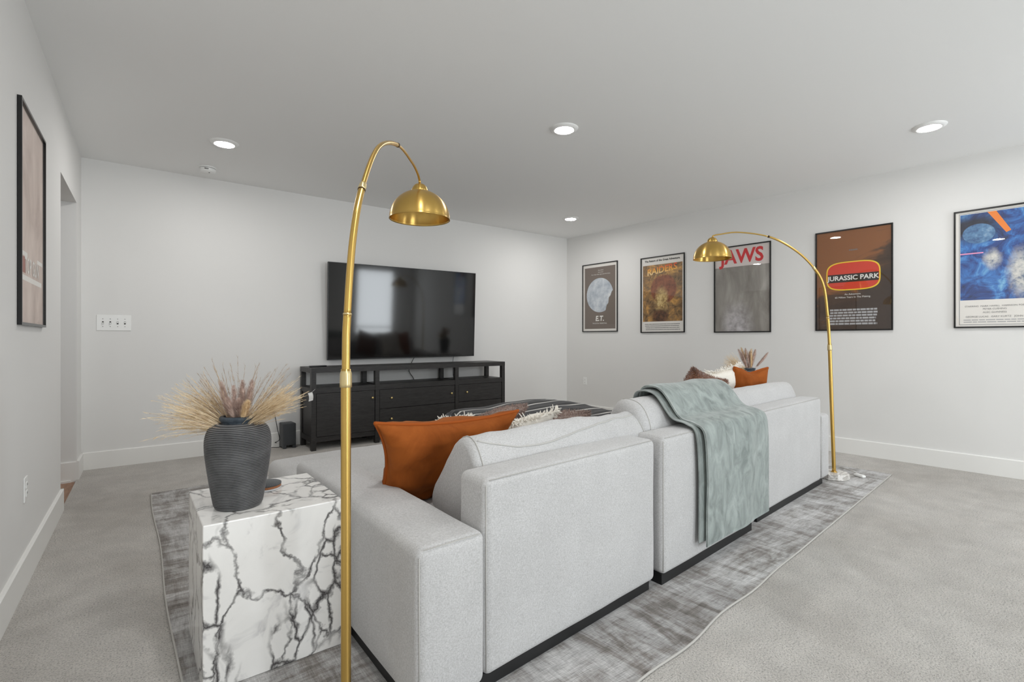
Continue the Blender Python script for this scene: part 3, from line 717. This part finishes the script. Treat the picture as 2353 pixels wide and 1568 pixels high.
# ------------------------------------------------------------------ arc lamps
def arc_lamp(label, loc, rz, prof, joints, rb, shade_r=0.149, swap=0.0):
    """prof: list of (r, z) centre line of the pole in the plane local +x"""
    t = thing('arc_lamp', label, 'floor lamp', loc, rz, 'brass arc floor lamps')
    obj('base', lathe([(0, 0), (rb - .006, 0), (rb, .006), (rb, .044), (rb - .006, .05), (0, .05)], 10), PALEMARBLE, t)
    obj('base_ferrule', lathe([(0, .049), (.022, .049), (.022, .054), (.016, .06), (.0, .06)], 24), BRASS, t, True)
    pts = spline([(r_, 0, z) for r_, z in prof], 14); pts[0].z = 0.05
    def rad(i):
        z = pts[i]; return 1
    L = [0.0]
    for i in range(1, len(pts)): L.append(L[-1] + (pts[i] - pts[i - 1]).length)
    def at(z=None, r_=None):
        for i in range(len(pts)):
            if z is not None and pts[i].z >= z: return i
            if r_ is not None and pts[i].x >= r_: return i
        return len(pts) - 1
    i1, i2, i3, i4 = at(z=joints[0]), at(z=joints[1]), at(r_=joints[2]), at(r_=joints[3])
    obj('lower_pole', tube(pts[:i1 + 2], 0.0142, 20), BRASS, t, True)
    obj('middle_pole', tube(pts[i1:i2 + 1], 0.0118, 20), BRASS, t, True)
    obj('upper_pole', tube(pts[i2:i3 + 1], 0.0108, 20), BRASS, t, True)
    obj('arm', tube(pts[i3:i4 + 1], 0.0084, 16), BRASS, t, True)
    obj('arm_tip', tube(pts[i4:], 0.0056, 14), BRASS, t, True)
    def coll(i, h, r0, r1, mat, nm):
        d = (pts[min(i + 1, len(pts) - 1)] - pts[i - 1]).normalized()
        obj(nm, tube([pts[i] - d * h / 2, pts[i] - d * h * .3, pts[i] + d * h * .3, pts[i] + d * h / 2], [r0, r0, r1, r1 * .8], 20), mat, t, True)
    coll(i1, 0.05, 0.0172, 0.0165, BRASS2, 'collar'); coll(i2, 0.006, 0.0128, 0.0128, BRASS2, 'collar')
    coll(i3, 0.03, 0.0125, 0.0115, BRASS2, 'collar'); coll(i3 - 1, 0.006, 0.0122, 0.0122, DARKRING, 'ring')
    coll(i4, 0.010, 0.0095, 0.0095, DARKRING, 'ring')
    tip = pts[-1]
    d = (pts[-1] - pts[-2]).normalized()
    hz = tip.z - 0.004
    cx_ = tip.x + d.x * 0.004
    obj('swivel', joinvf(tube([tip, (cx_, 0, hz - 0.006)], 0.0065, 12), tube([(cx_, 0, hz - 0.004), (cx_ + .003, 0, hz - 0.014)], 0.005, 12)), BRASS, t, True)
    sz = hz - 0.012 - 0.034 - shade_r * 0.94
    n = 22; out = [(shade_r * math.cos(a), shade_r * 0.96 * math.sin(a)) for a in [i / n * math.pi / 2 * 0.86 for i in range(n + 1)]]
    inn = [(r_ - .0025, z - .002 if i < len(out) - 1 else z - .003) for i, (r_, z) in enumerate(out)]; inn[-1] = (out[-1][0], out[-1][1] - .003)
    s = obj('shade', lathe([(p[0], p[1]) for p in reversed(inn)] + [(shade_r + .0012, -0.002)] + out, 64), BRASS, t, True, (cx_ + .003, 0, sz))
    zc = out[-1][1]
    obj('shade_cap', lathe([(0.0405, zc - .004), (0.0415, zc + .001), (0.040, zc + .006), (0.034, zc + .020), (0.024, zc + .031), (0.010, zc + .037), (0.0, zc + .038)], 40), BRASS, s, True)
    obj('bulb_socket', lathe([(0.0, zc - 0.01), (0.018, zc - 0.01), (0.018, zc - 0.05), (0.0, zc - 0.05)], 20), BRASS2, s, True)
    return t
arc_lamp('brass arc lamp standing nearest the camera beside the marble table', (0.501, 1.443, ZR), math.atan2(0.793, 0.609) + R(-1.2),
         [(0, .05), (0.0, 0.5), (0.0, 1.05), (0.012, 1.21), (0.06, 1.44), (0.15, 1.625), (0.33, 1.82), (0.60, 1.932), (0.86, 1.955), (0.985, 1.945), (1.035, 1.925)], (1.02, 1.20, 0.15, 0.60), 0.125)
arc_lamp('brass arc lamp standing at the far end of the sofa', (4.585, 1.645, ZR), math.atan2(0.609, -0.793),
         [(0, .05), (0.018, 0.55), (0.036, 1.07), (0.055, 1.35), (0.088, 1.58), (0.165, 1.72), (0.31, 1.86), (0.52, 1.972), (0.775, 2.012), (0.94, 1.995), (0.99, 1.985)], (1.06, 1.30, 0.165, 0.52), 0.108)
o = obj('lamp_cord', tube(spline([(4.695, 1.70, 0.018), (4.80, 1.80, 0.0165), (4.95, 1.83, 0.0165), (5.0, 1.74, 0.0165), (4.90, 1.60, 0.0165), (4.81, 1.545, 0.02)], 10), 0.0032, 6), CLEARCORD, None, True)
tag(o, 'pale cord trailing over the rug from the far lamp base to its pedal', 'cord')
o = obj('foot_switch', roundbox(-0.02, 0.02, -0.045, 0.045, 0, 0.022, 0.012, 3, 2), PLASTIC, None, True, (4.79, 1.53, 0.011), (0, 0, R(-25)))
tag(o, 'clear white foot switch lying on the rug beside the far lamp', 'switch')

# ------------------------------------------------------------------ media console
CX, CY = 1.485, 5.30
t = thing('media_console', 'long black wooden media console below the television', 'console', (CX, CY, 0))
W_, D_, HT = 2.465, 0.42, 0.852
obj('top', box(0, W_, 0, D_, HT - 0.052, HT), OAK, t)
for fx in (0, 0.68, 1.705, W_ - 0.05):
    obj('post', box(fx + .001, fx + 0.049, 0.001, 0.05, 0, HT - 0.052), OAK, t); obj('post', box(fx + .001, fx + 0.049, D_ - 0.05, D_ - .001, 0, HT - 0.052), OAK, t)
obj('shelf', joinvf(box(0.05, 0.68, 0.004, D_ - .004, 0.588, 0.645), box(0.73, 1.705, 0.004, D_ - .004, 0.588, 0.645), box(1.755, W_ - 0.05, 0.004, D_ - .004, 0.588, 0.645)), OAK, t)
obj('side_rail', box(0.002, 0.048, 0.05, D_ - 0.05, 0.59, 0.64), OAK, t); obj('side_rail', box(W_ - 0.048, W_ - 0.002, 0.05, D_ - 0.05, 0.59, 0.64), OAK, t)
obj('side_panel', box(0.012, 0.03, 0.05, D_ - 0.05, 0.085, 0.59), OAK, t); obj('side_panel', box(W_ - 0.03, W_ - 0.012, 0.05, D_ - 0.05, 0.085, 0.59), OAK, t)
obj('side_rail', box(0.002, 0.048, 0.05, D_ - 0.05, 0.085, 0.14), OAK, t)
obj('back_panel', box(0.05, W_ - 0.05, D_ - 0.03, D_ - 0.012, 0.085, 0.588), OAK, t)
obj('bottom_rail', box(0.05, W_ - 0.05, 0.012, 0.03, 0.085, 0.135), OAK, t)
obj('divider', box(0.69, 0.72, 0.05, D_ - 0.05, 0.085, 0.588), OAK, t); obj('divider', box(1.715, 1.745, 0.05, D_ - 0.05, 0.085, 0.588), OAK, t)
def knob(parent, x, z):
    o = obj('knob', lathe([(0, 0), (.005, 0), (.005, .012), (.011, .016), (.0125, .022), (.010, .027), (0, .028)], 18), BRASSK, parent, True, (x, 0.006, z), (R(90), 0, 0)); return o
d = obj('door', roundbox(0.054, 0.676, 0.006, 0.028, 0.139, 0.584, 0.002, 1, 1), OAK, t); knob(d, 0.645, 0.505)
for x0, x1, kn in ((0.734, 1.701, (0.867, 1.647)), (1.759, W_ - 0.054, (1.867,))):
    for z0, z1 in ((0.373, 0.584), (0.139, 0.368)):
        d = obj('drawer', roundbox(x0, x1, 0.006, 0.028, z0, z1, 0.002, 1, 1), OAK, t)
        for kx in kn: knob(d, kx, z0 + 0.115 if z0 > .3 else z0 + 0.115)
tg = thing('hang_tag', 'white paper tag hanging from the left front post of the console', 'tag', (1.475, 5.285, 0.52))
obj('card', sheet(lambda u, v: Vector((-0.022 + 0.044 * u + 0.012 * math.sin(v * 2.2), -0.008 * math.sin(v * 3), 0.085 * v)), 4, 8, 0.001), PLASTIC, tg, True, rot=(0, R(-12), 0))
obj('string', tube([(0.0, 0, 0.082), (0.02, 0.0, 0.095), (0.045, 0.008, 0.115)], 0.0012, 4), PLASTIC, tg)
o = obj('remote_control', roundbox(-0.09, 0.09, -0.022, 0.022, 0, 0.016, 0.006, 2, 2), TVBLACK, None, True, (1.60, 5.47, HT + .0005), (0, 0, R(8)))
tag(o, 'black remote control lying on the left end of the console', 'remote')

# ------------------------------------------------------------------ television
tv = thing('television', 'large flat black television mounted on the wall above the console', 'television', (2.715, 5.65, 0.918), R(-2.5))
tv.rotation_euler = (R(3.0), R(-0.35), R(-2.5))
TW, TH = 0.948, 1.098
obj('housing', roundbox(-TW, TW, 0.004, 0.035, 0, TH, 0.004, 2, 1), TVBLACK, tv)
obj('screen', box(-TW + 0.007, TW - 0.007, 0.001, 0.0045, 0.012, TH - 0.007), TVSCREEN, tv)
b = 0.006
obj('bezel', joinvf(box(-TW, -TW + b, -0.002, 0.006, 0, TH), box(TW - b, TW, -0.002, 0.006, 0, TH), box(-TW, TW, -0.002, 0.006, TH - b, TH), box(-TW, TW, -0.002, 0.006, 0, 0.011)), TVBLACK, tv)
obj('wall_mount', box(-0.25, 0.25, 0.035, 0.075, 0.35, 0.75), TVBLACK, tv)
def cord(name, label, pts, r=0.004, mat=CORD): return tag(obj(name, tube(spline(pts, 8), r, 6), mat, None, True), label, 'cord')
cord('power_cord', 'thin black cord dropping from the middle of the television behind the console', [(2.85, 5.70, 0.94), (2.83, 5.735, 0.88), (2.785, 5.74, 0.77), (2.80, 5.74, 0.72), (2.85, 5.738, 0.64), (2.86, 5.74, 0.5), (2.86, 5.74, 0.3)])
cord('signal_cord', 'thin black cord hanging straight down near the right of the television', [(3.41, 5.70, 0.94), (3.415, 5.735, 0.86), (3.42, 5.742, 0.7), (3.43, 5.742, 0.6), (3.43, 5.742, 0.4)], 0.003)

# ------------------------------------------------------------------ subwoofer, outlets, switches
t = thing('subwoofer', 'small dark grey subwoofer on the carpet left of the console', 'speaker', (1.285, 5.585, 0.0005), R(3))
obj('body', roundbox(0, 0.128, 0, 0.155, 0.03, 0.262, 0.012, 3, 3), SPEAKER, t, True)
for x0, x1 in ((0.0, 0.03), (0.098, 0.128)): obj('foot', roundbox(x0, x1, 0.004, 0.15, 0, 0.045, 0.004, 2, 1), SPEAKER, t)
cord('speaker_cord', 'black cord running from the wall outlet down to the small subwoofer', [(1.215, 5.742, 0.40), (1.228, 5.72, 0.36), (1.25, 5.69, 0.2), (1.27, 5.69, 0.09), (1.23, 5.70, 0.06), (1.25, 5.72, 0.05)], 0.0035)
cord('floor_cord', 'thin black cord lying on the carpet left of the subwoofer', [(1.275, 5.62, 0.02), (1.22, 5.58, 0.03), (1.15, 5.55, 0.04), (1.06, 5.56, 0.012), (0.9, 5.6, 0.006)], 0.003)
def outlet(label, loc, rz, plug=False):
    t = thing('wall_outlet', label, 'outlet', loc, rz, 'white wall outlets')
    obj('plate', roundbox(-0.036, 0.036, -0.006, 0.0, -0.058, 0.058, 0.003, 2, 1), PLASTIC, t)
    for z in (-0.02, 0.02):
        s = obj('socket', roundbox(-0.017, 0.017, -0.009, -0.004, z - 0.0145, z + 0.0145, 0.003, 2, 1), PLASTIC, t)
        for x in (-0.006, 0.006): obj('slot', box(x - .001, x + .001, -0.0095, -0.008, z - .002, z + .007), SLOT, s)
    if plug: obj('plug', roundbox(-0.012, 0.014, -0.035, -0.009, -0.034, -0.008, 0.004, 2, 1), CORD, t)
    return t
AR = math.atan2(-5.065, 0.29); AL = math.atan2(3.065, 0.075)
outlet('white wall outlet with a black plug behind the dried grass', (1.195, 5.765, 0.425), 0, True)
outlet('white wall outlet low on the poster wall near the corner', (rx(5.385), 5.385, 0.51), AR)
outlet('white wall outlet low on the left wall near the camera', (lx(3.27), 3.27, 0.44), AL)
t = thing('switch_plate', 'white four toggle light switch plate on the wall by the doorway', 'light switch', (-0.10, 5.765, 1.295))
obj('plate', roundbox(-0.122, 0.122, -0.006, 0, -0.070, 0.070, 0.003, 2, 1), PLASTIC, t)
for k in range(4):
    x = -0.078 + 0.052 * k
    obj('toggle_slot', box(x - .006, x + .006, -0.0065, -0.005, -.013, .013), SLOT, t)
    obj('toggle', box(x - .0045, x + .0045, -0.016, -0.005, -.002 if k > 1 else -.011, .011 if k > 1 else .002), PLASTIC, t)
    for z in (-0.034, 0.034): obj('screw', lathe([(0, .0), (.003, .0), (.003, .001), (0, .0012)], 10), SLOT, t, False, (x, -0.006, z), (R(90), 0, 0))

# ------------------------------------------------------------------ ceiling fixtures
def can(label, x, y, z=CEIL, lens=LENS):
    t = thing('recessed_light', label, 'ceiling light', (x, y, z), 0, 'recessed ceiling lights')
    obj('trim', lathe([(0.070, -0.014), (0.074, -0.0165), (0.082, -0.0155), (0.104, -0.005), (0.106, 0.0)], 56), PLASTIC, t, True)
    obj('lens', lathe([(0.0, -0.0142), (0.070, -0.0142)], 48), lens, t)
can('recessed ceiling light above the doorway side by the smoke detector', 0.62, 4.64)
can('recessed ceiling light in the middle of the ceiling', 2.615, 2.76)
can('recessed ceiling light above the largest poster at the right', 4.755, 1.07)
can('recessed ceiling light in the far corner by the posters', 4.62, 4.755)
can('recessed ceiling light overhead behind the camera', 0.62, 1.0)
can('unseen ceiling light added to brighten the hallway', -1.2, 4.2, CEIL, HALLFILL)  # unseen lamp added to brighten the doorway jamb
t = thing('smoke_detector', 'round white smoke detector on the ceiling near the back wall', 'smoke detector', (0.585, 5.40, CEIL))
obj('mount', lathe([(0.072, 0.0), (0.072, -0.010), (0.066, -0.013), (0.0, -0.013)], 44), PLASTIC, t, True)
bd = obj('body', lathe([(0.068, -0.016), (0.069, -0.022), (0.064, -0.042), (0.056, -0.048), (0.0, -0.050)], 44), PLASTIC, t, True)
for k in range(3): obj('vent', box(-0.03 + 0.011 * k, -0.022 + 0.011 * k, -0.0685, -0.0635, -0.032, -0.024), SLOT, t)
obj('button', lathe([(0.0, -0.0515), (0.006, -0.0515), (0.006, -0.048)], 14), SLOT, t, False, (0.012, -0.02, 0))

# ------------------------------------------------------------------ framed posters
PW, PH, FW = 0.330, 0.510, 0.012
def flat(poly, y): return [(p[0], y, p[1]) for p in poly], [tuple(range(len(poly)))]
def rect(x0, x1, z0, z1): return [(x0, z0), (x1, z0), (x1, z1), (x0, z1)]
def ink(name, col, rough=0.6): return M(name, col, rough).m
WHITEINK = ink('white_ink', lin(240, 238, 232)); PAPER = ink('poster_paper', lin(236, 232, 226)); GREYINK = ink('grey_ink', lin(120, 118, 118))
def lettering(parent, txt, size, x, z, mat, y=-0.0050, shear=0.0, stretch=1.0, rot=0.0, align='CENTER', name='lettering', bold=0.0, slant=0.0):
    cu = bpy.data.curves.new('text', 'FONT'); cu.body = txt; cu.size = size; cu.align_x = align; cu.align_y = 'CENTER'; cu.offset = bold; cu.shear = slant
    cu.resolution_u = 3
    ob = bpy.data.objects.new('text', cu); COL.objects.link(ob)
    dg = bpy.context.evaluated_depsgraph_get(); dg.update(); me = bpy.data.meshes.new_from_object(ob.evaluated_get(dg))
    bpy.data.objects.remove(ob); bpy.data.curves.remove(cu)
    c, s = math.cos(rot), math.sin(rot)
    v = [(x + (p.co.x * stretch) * c - p.co.y * s, y, z + (p.co.x * stretch) * s + p.co.y * c) for p in me.vertices]; f = [tuple(p.vertices) for p in me.polygons]
    bpy.data.meshes.remove(me)
    return obj(name, (v, f), mat, parent)
def poster(name, label, loc, rz):
    t = thing(name, label, 'poster', loc, rz, 'framed posters'); w, h = PW, PH
    fr = joinvf(box(-w, -w + FW, -0.016, 0, -h, h), box(w - FW, w, -0.016, 0, -h, h), box(-w + FW, w - FW, -0.016, 0, h - FW, h), box(-w + FW, w - FW, -0.016, 0, -h, -h + FW))
    obj('frame', fr, FRAMEM, t); obj('backing', box(-w + FW, w - FW, -0.003, 0, -h + FW, h - FW), FRAMEM, t)
    obj('paper', flat(rect(-w + FW, w - FW, -h + FW, h - FW), -0.0034), PAPER, t)
    obj('glazing', flat(rect(-w + FW, w - FW, -h + FW, h - FW), -0.012), GLASS, t)
    return t
def art(t, poly, mat, y=-0.0038, name='print'): return obj(name, flat(poly, y), mat, t)
def bars(t, rows, x0, x1, z, dz, hgt, mat, rnd, wmin=.012, wmax=.03, gap=.004):
    V, F = [], []
    for r_ in range(rows):
        x = x0 + rnd.uniform(0, .02); e = x1 - rnd.uniform(0, .02)
        while x < e:
            q = min(x + rnd.uniform(wmin, wmax), e); b = len(V)
            V += [(x, -0.0046, z - r_ * dz), (q, -0.0046, z - r_ * dz), (q, -0.0046, z - r_ * dz + hgt), (x, -0.0046, z - r_ * dz + hgt)]; F.append((b, b + 1, b + 2, b + 3)); x = q + gap
    return obj('credit_block', (V, F), mat, t)
rnd = random.Random(3)
def wy(y): return (rx(y) - 0.001, y)
# night sky with moon
x_, y_ = wy(5.10); t = poster('framed_poster', 'framed poster with a pale moon on dark brown, nearest the room corner', (x_, y_, 1.768), AR)
art(t, rect(-.288, .288, -.465, .455), ink('night_brown', lin(112, 98, 88)))
m = M('pale_moon', rough=.6); n = m.noise(9, 4, .6); r = m.ramp(n, 'Fac', [(.35, lin(164, 174, 186)), (.6, lin(206, 212, 218)), (.75, lin(226, 228, 228))]); m.base((r, 0))
art(t, [(p[0], p[1] + .035) for p in disc(.255, 48, .25)], m.m, -0.0041, 'moon_disc')
hill = [(.288, -.40), (-.05, -.40), (.02, -.30), (.10, -.23), (.13, -.12), (.16, -.09), (.17, -.01), (.20, .02), (.22, .07), (.25, .10), (.27, .13), (.288, .15)]
obj('hill', ([(p[0], -0.0044, p[1]) for p in hill], [(0, 1, 2, 3, 4, 5, 6, 7, 8, 9, 10, 11)]), ink('hill_brown', lin(106, 92, 80)), t)
lettering(t, 'E.T.', .105, .0, -.315, WHITEINK, slant=.12, bold=.003); lettering(t, 'THE EXTRA-TERRESTRIAL', .024, .0, -.385, WHITEINK)
for i, s_ in enumerate(('He is afraid.', 'He is alone.', 'He is three million light years from home.')): lettering(t, s_, .021, 0.02, .405 - .03 * i, WHITEINK)
# brown adventure picture
def blob(m, cx, cz, sx, sz, soft0, soft1, warp=None):
    mp = m.co((1 / sx, 1, 1 / sz), loc=(-cx / sx, 0, -cz / sz)); sp = m.n('ShaderNodeSeparateXYZ')
    if warp:
        n_ = m.noise(warp[0], 4, .6); ad_ = m.n('ShaderNodeVectorMath', operation='MULTIPLY_ADD'); m.l(n_, 'Color', ad_, 0); ad_.inputs[1].default_value = (warp[1],) * 3; m.l(mp, 'Vector', ad_, 2); m.l(ad_, 0, sp, 0)
    else: m.l(mp, 'Vector', sp, 0)
    cb = m.n('ShaderNodeCombineXYZ'); m.l(sp, 'X', cb, 'X'); m.l(sp, 'Z', cb, 'Z'); ln = m.n('ShaderNodeVectorMath', operation='LENGTH'); m.l(cb, 0, ln, 0)
    return m.ramp(ln, 'Value', [(soft0, g(1)), (soft1, g(0))])
x_, y_ = wy(4.05); t = poster('framed_poster', 'framed poster of amber and brown art with a slanted orange title', (x_, y_, 1.745), AR)
m = M('amber_art', rough=.6); n = m.noise(9, 6, .7, dist=.8); r = m.ramp(n, 'Fac', [(.32, lin(74, 56, 38)), (.45, lin(132, 104, 70)), (.54, lin(164, 124, 74)), (.64, lin(214, 162, 88)), (.75, lin(236, 210, 150))])
n2 = m.noise(14, 6, .7); r2 = m.ramp(n2, 'Fac', [(.35, lin(110, 66, 46)), (.6, lin(158, 96, 66))]); r3 = m.ramp(n2, 'Fac', [(.36, lin(112, 80, 48)), (.5, lin(196, 166, 108)), (.66, lin(230, 206, 150))]); r4 = m.ramp(n2, 'Fac', [(.4, lin(66, 46, 34)), (.6, lin(116, 78, 52))])
x = m.mix((blob(m, .02, .07, .2, .2, .92, 1.0), 0), (r, 0), (r2, 0)); x = m.mix((blob(m, .02, -.02, .12, .2, .5, 1.0, (9, .5)), 0), x, (r3, 0)); x = m.mix((blob(m, .0, -.27, .15, .11, .6, 1.0, (8, .4)), 0), x, (r4, 0)); m.base(x)
art(t, rect(-.297, .297, -.36, .40), m.m)
lettering(t, 'The Return of the Great Adventure.', .036, 0, .455, ink('black_ink', lin(24, 22, 22)), bold=.001)
m = M('orange_title', rough=.6); sp = m.n('ShaderNodeSeparateXYZ'); m.l(m.co((1, 1, 4), loc=(0, 0, -1.1)), 'Vector', sp, 0); r = m.ramp(sp, 'Z', [(0.0, lin(250, 224, 170)), (.18, lin(250, 186, 70)), (.42, lin(232, 90, 40))]); m.base((r, 0))
lettering(t, 'RAIDERS', .118, -.01, .325, m.m, rot=.12, bold=.003, slant=.15); lettering(t, 'OF THE LOST ARK', .034, .1, .262, ink('ochre_ink', lin(220, 176, 106)), rot=.12)
bars(t, 4, -.27, .27, -.40, .024, .009, GREYINK, rnd, .006, .02, .004)
# grey water picture
x_, y_ = wy(3.0); t = poster('framed_poster', 'framed poster of grey water with a bold red title partly behind the lamp', (x_, y_, 1.737), AR)
m = M('murky_water', rough=.6); n = m.noise(4.5, 5, .6, m.co((1.4, 1, .5)), .6); r = m.ramp(n, 'Fac', [(.3, lin(118, 112, 106)), (.55, lin(150, 145, 138)), (.75, lin(182, 178, 172))])
n2 = m.noise(9, 5, .65); r2 = m.ramp(n2, 'Fac', [(.35, lin(142, 136, 136)), (.6, lin(196, 192, 194)), (.8, lin(220, 216, 218))])
x = m.mix((blob(m, .0, -.36, .22, .36, .3, 1.0, (5, .5)), 0), (r, 0), (r2, 0)); m.base(x)
art(t, rect(-PW + FW, PW - FW, -PH + FW, .265), m.m); art(t, rect(-PW + FW, PW - FW, .262, PH - FW), ink('pale_pink_paper', lin(222, 212, 208)))
lettering(t, 'JAWS', .225, 0, .375, ink('red_ink', lin(214, 40, 46)), bold=.006, stretch=.92)
# dark brown picture with badge
x_, y_ = wy(1.894); t = poster('framed_poster', 'framed dark brown poster with a red and yellow rounded panel', (x_, y_, 1.744), AR)
m = M('dusk_brown', rough=.6); n = m.noise(3.4, 4, .6, m.co((1, 1, 2.4), rot=(0, .3, 0)), .8); sp = m.n('ShaderNodeSeparateXYZ'); m.l(m.co((-1.2, 1, 1.4), loc=(.1, 0, .0)), 'Vector', sp, 0)
ad = m.n('ShaderNodeMath', operation='ADD'); m.l(sp, 'X', ad, 0); m.l(sp, 'Z', ad, 1); ad2 = m.n('ShaderNodeMath', operation='MULTIPLY_ADD'); m.l(n, 'Fac', ad2, 0); ad2.inputs[1].default_value = 1.5; m.l(ad, 0, ad2, 2)
r = m.ramp(ad2, 0, [(.45, lin(58, 42, 32)), (.8, lin(76, 54, 38)), (1.0, lin(140, 88, 48))]); m.base((r, 0))
art(t, rect(-PW + FW, PW - FW, -PH + FW, PH - FW), m.m)
YEL, RED_, DK = ink('yellow_ink', lin(246, 206, 50)), ink('scarlet_ink', lin(214, 62, 40)), ink('black_brown_ink', lin(34, 24, 20))
def superoval(rx_, rz_, cz_, n=60, e=.55): return [(rx_ * math.copysign(abs(math.cos(a)) ** e, math.cos(a)), cz_ + rz_ * math.copysign(abs(math.sin(a)) ** e, math.sin(a))) for a in [2 * math.pi * i / n for i in range(n)]]
art(t, superoval(.232, .145, .04), YEL, -0.0041, 'yellow_panel'); art(t, superoval(.221, .134, .04), RED_, -0.0043, 'red_panel')
art(t, rect(-.2165, .2165, -.022, .06), DK, -0.0047, 'dark_band')
lettering(t, 'JURASSIC PARK', .064, 0, .019, WHITEINK, bold=.0015)
lettering(t, 'An Adventure', .024, 0, -.145, WHITEINK); lettering(t, '65 Million Years In The Making.', .024, 0, -.175, WHITEINK)
bars(t, 1, -.05, .05, .29, .02, .014, GREYINK, rnd, .006, .02, .003)
bars(t, 6, -.21, .21, -.31, .028, .018, ink('silver_ink', lin(176, 176, 178)), rnd, .02, .05, .005)
# blue picture
x_, y_ = wy(0.80); t = poster('framed_poster', 'framed poster of bright blue space art cut by the right picture edge', (x_, y_, 1.755), AR)
art(t, rect(-.296, .296, -.484, .484), ink('thin_grey_line', lin(120, 122, 126)), -.0036, 'border'); art(t, rect(-.292, .292, -.48, .48), PAPER, -.0037, 'paper_inset')
m = M('blue_nebula', rough=.6); n = m.noise(6, 6, .68, dist=.9); r = m.ramp(n, 'Fac', [(.3, lin(26, 30, 50)), (.45, lin(36, 70, 140)), (.56, lin(56, 122, 196)), (.68, lin(126, 186, 222)), (.8, lin(200, 218, 228))])
n2 = m.noise(13, 6, .7); r2 = m.ramp(n2, 'Fac', [(.36, lin(96, 112, 142)), (.48, lin(196, 196, 194)), (.66, lin(236, 232, 224))]); r3 = m.ramp(n2, 'Fac', [(.35, lin(44, 76, 126)), (.55, lin(96, 140, 180)), (.75, lin(176, 196, 212))]); r4 = m.ramp(n2, 'Fac', [(.35, lin(18, 20, 34)), (.6, lin(40, 44, 66))])
x = m.mix((blob(m, -.15, .38, .25, .15, .4, 1.0, (6, .4)), 0), (r, 0), (r4, 0)); x = m.mix((blob(m, -.17, .30, .105, .085, .97, 1.0), 0), x, (r3, 0)); x = m.mix((blob(m, .12, .02, .1, .24, .45, 1.0, (8, .6)), 0), x, (r2, 0)); x = m.mix((blob(m, -.06, .11, .07, .1, .4, 1.0, (12, .7)), 0), x, (r2, 0)); m.base(x)
art(t, rect(-.288, .288, -.27, .475), m.m)
art(t, [(-.115, .475), (-.06, .475), (.03, .30), (.0, .285)], ink('orange_streak', lin(244, 136, 44)), -0.0041, 'orange_streak')
art(t, rect(-.288, -.14, .128, .138), ink('pink_streak', lin(244, 160, 198)), -.0043, 'pink_streak')
for s_, sz, x, z in (('STARRING  MARK HAMILL  HARRISON FORD  CARRIE FISHER', .019, .0, -.325), ('PETER CUSHING', .02, -.07, -.35), ('ALEC GUINNESS', .02, -.07, -.378), ('GEORGE LUCAS   GARY KURTZ   JOHN WILLIAMS', .02, -.03, -.415)): lettering(t, s_, sz, x, z, GREYINK)
bars(t, 2, -.27, .27, -.445, .018, .007, ink('pale_grey_ink', lin(170, 170, 172)), rnd, .02, .06, .006)
# left wall, glare haze painted into the pale print colour
t = poster('framed_poster', 'framed poster paled by painted-in glare with a white title on the left wall', (lx(3.42) + 0.001, 3.42, 1.722), AL)
m = M('glare_pale_rose', rough=.6); n = m.noise(3.2, 4, .6, m.co((1, 1, .7)), .5); r = m.ramp(n, 'Fac', [(.35, lin(196, 176, 166)), (.55, lin(222, 204, 194)), (.75, lin(238, 222, 212))]); m.base((r, 0))
art(t, rect(-PW + FW, PW - FW, -PH + FW, PH - FW), m.m)
PALE = ink('pale_cream_ink', lin(246, 242, 236)); art(t, rect(-.30, -.12, -.185, -.165), PALE, -.0041, 'title_bar'); art(t, rect(.14, .30, -.185, -.165), PALE, -.0041, 'title_bar'); art(t, rect(-.26, .27, -.30, -.275), PALE, -.0041, 'title_bar')
art(t, rect(-.29, -.17, -.265, -.19), ink('dull_red_ink', lin(176, 120, 108)), -.0041, 'red_panel')
lettering(t, 'TOP GUN', .105, .0, -.228, PALE, bold=.002, stretch=.8)
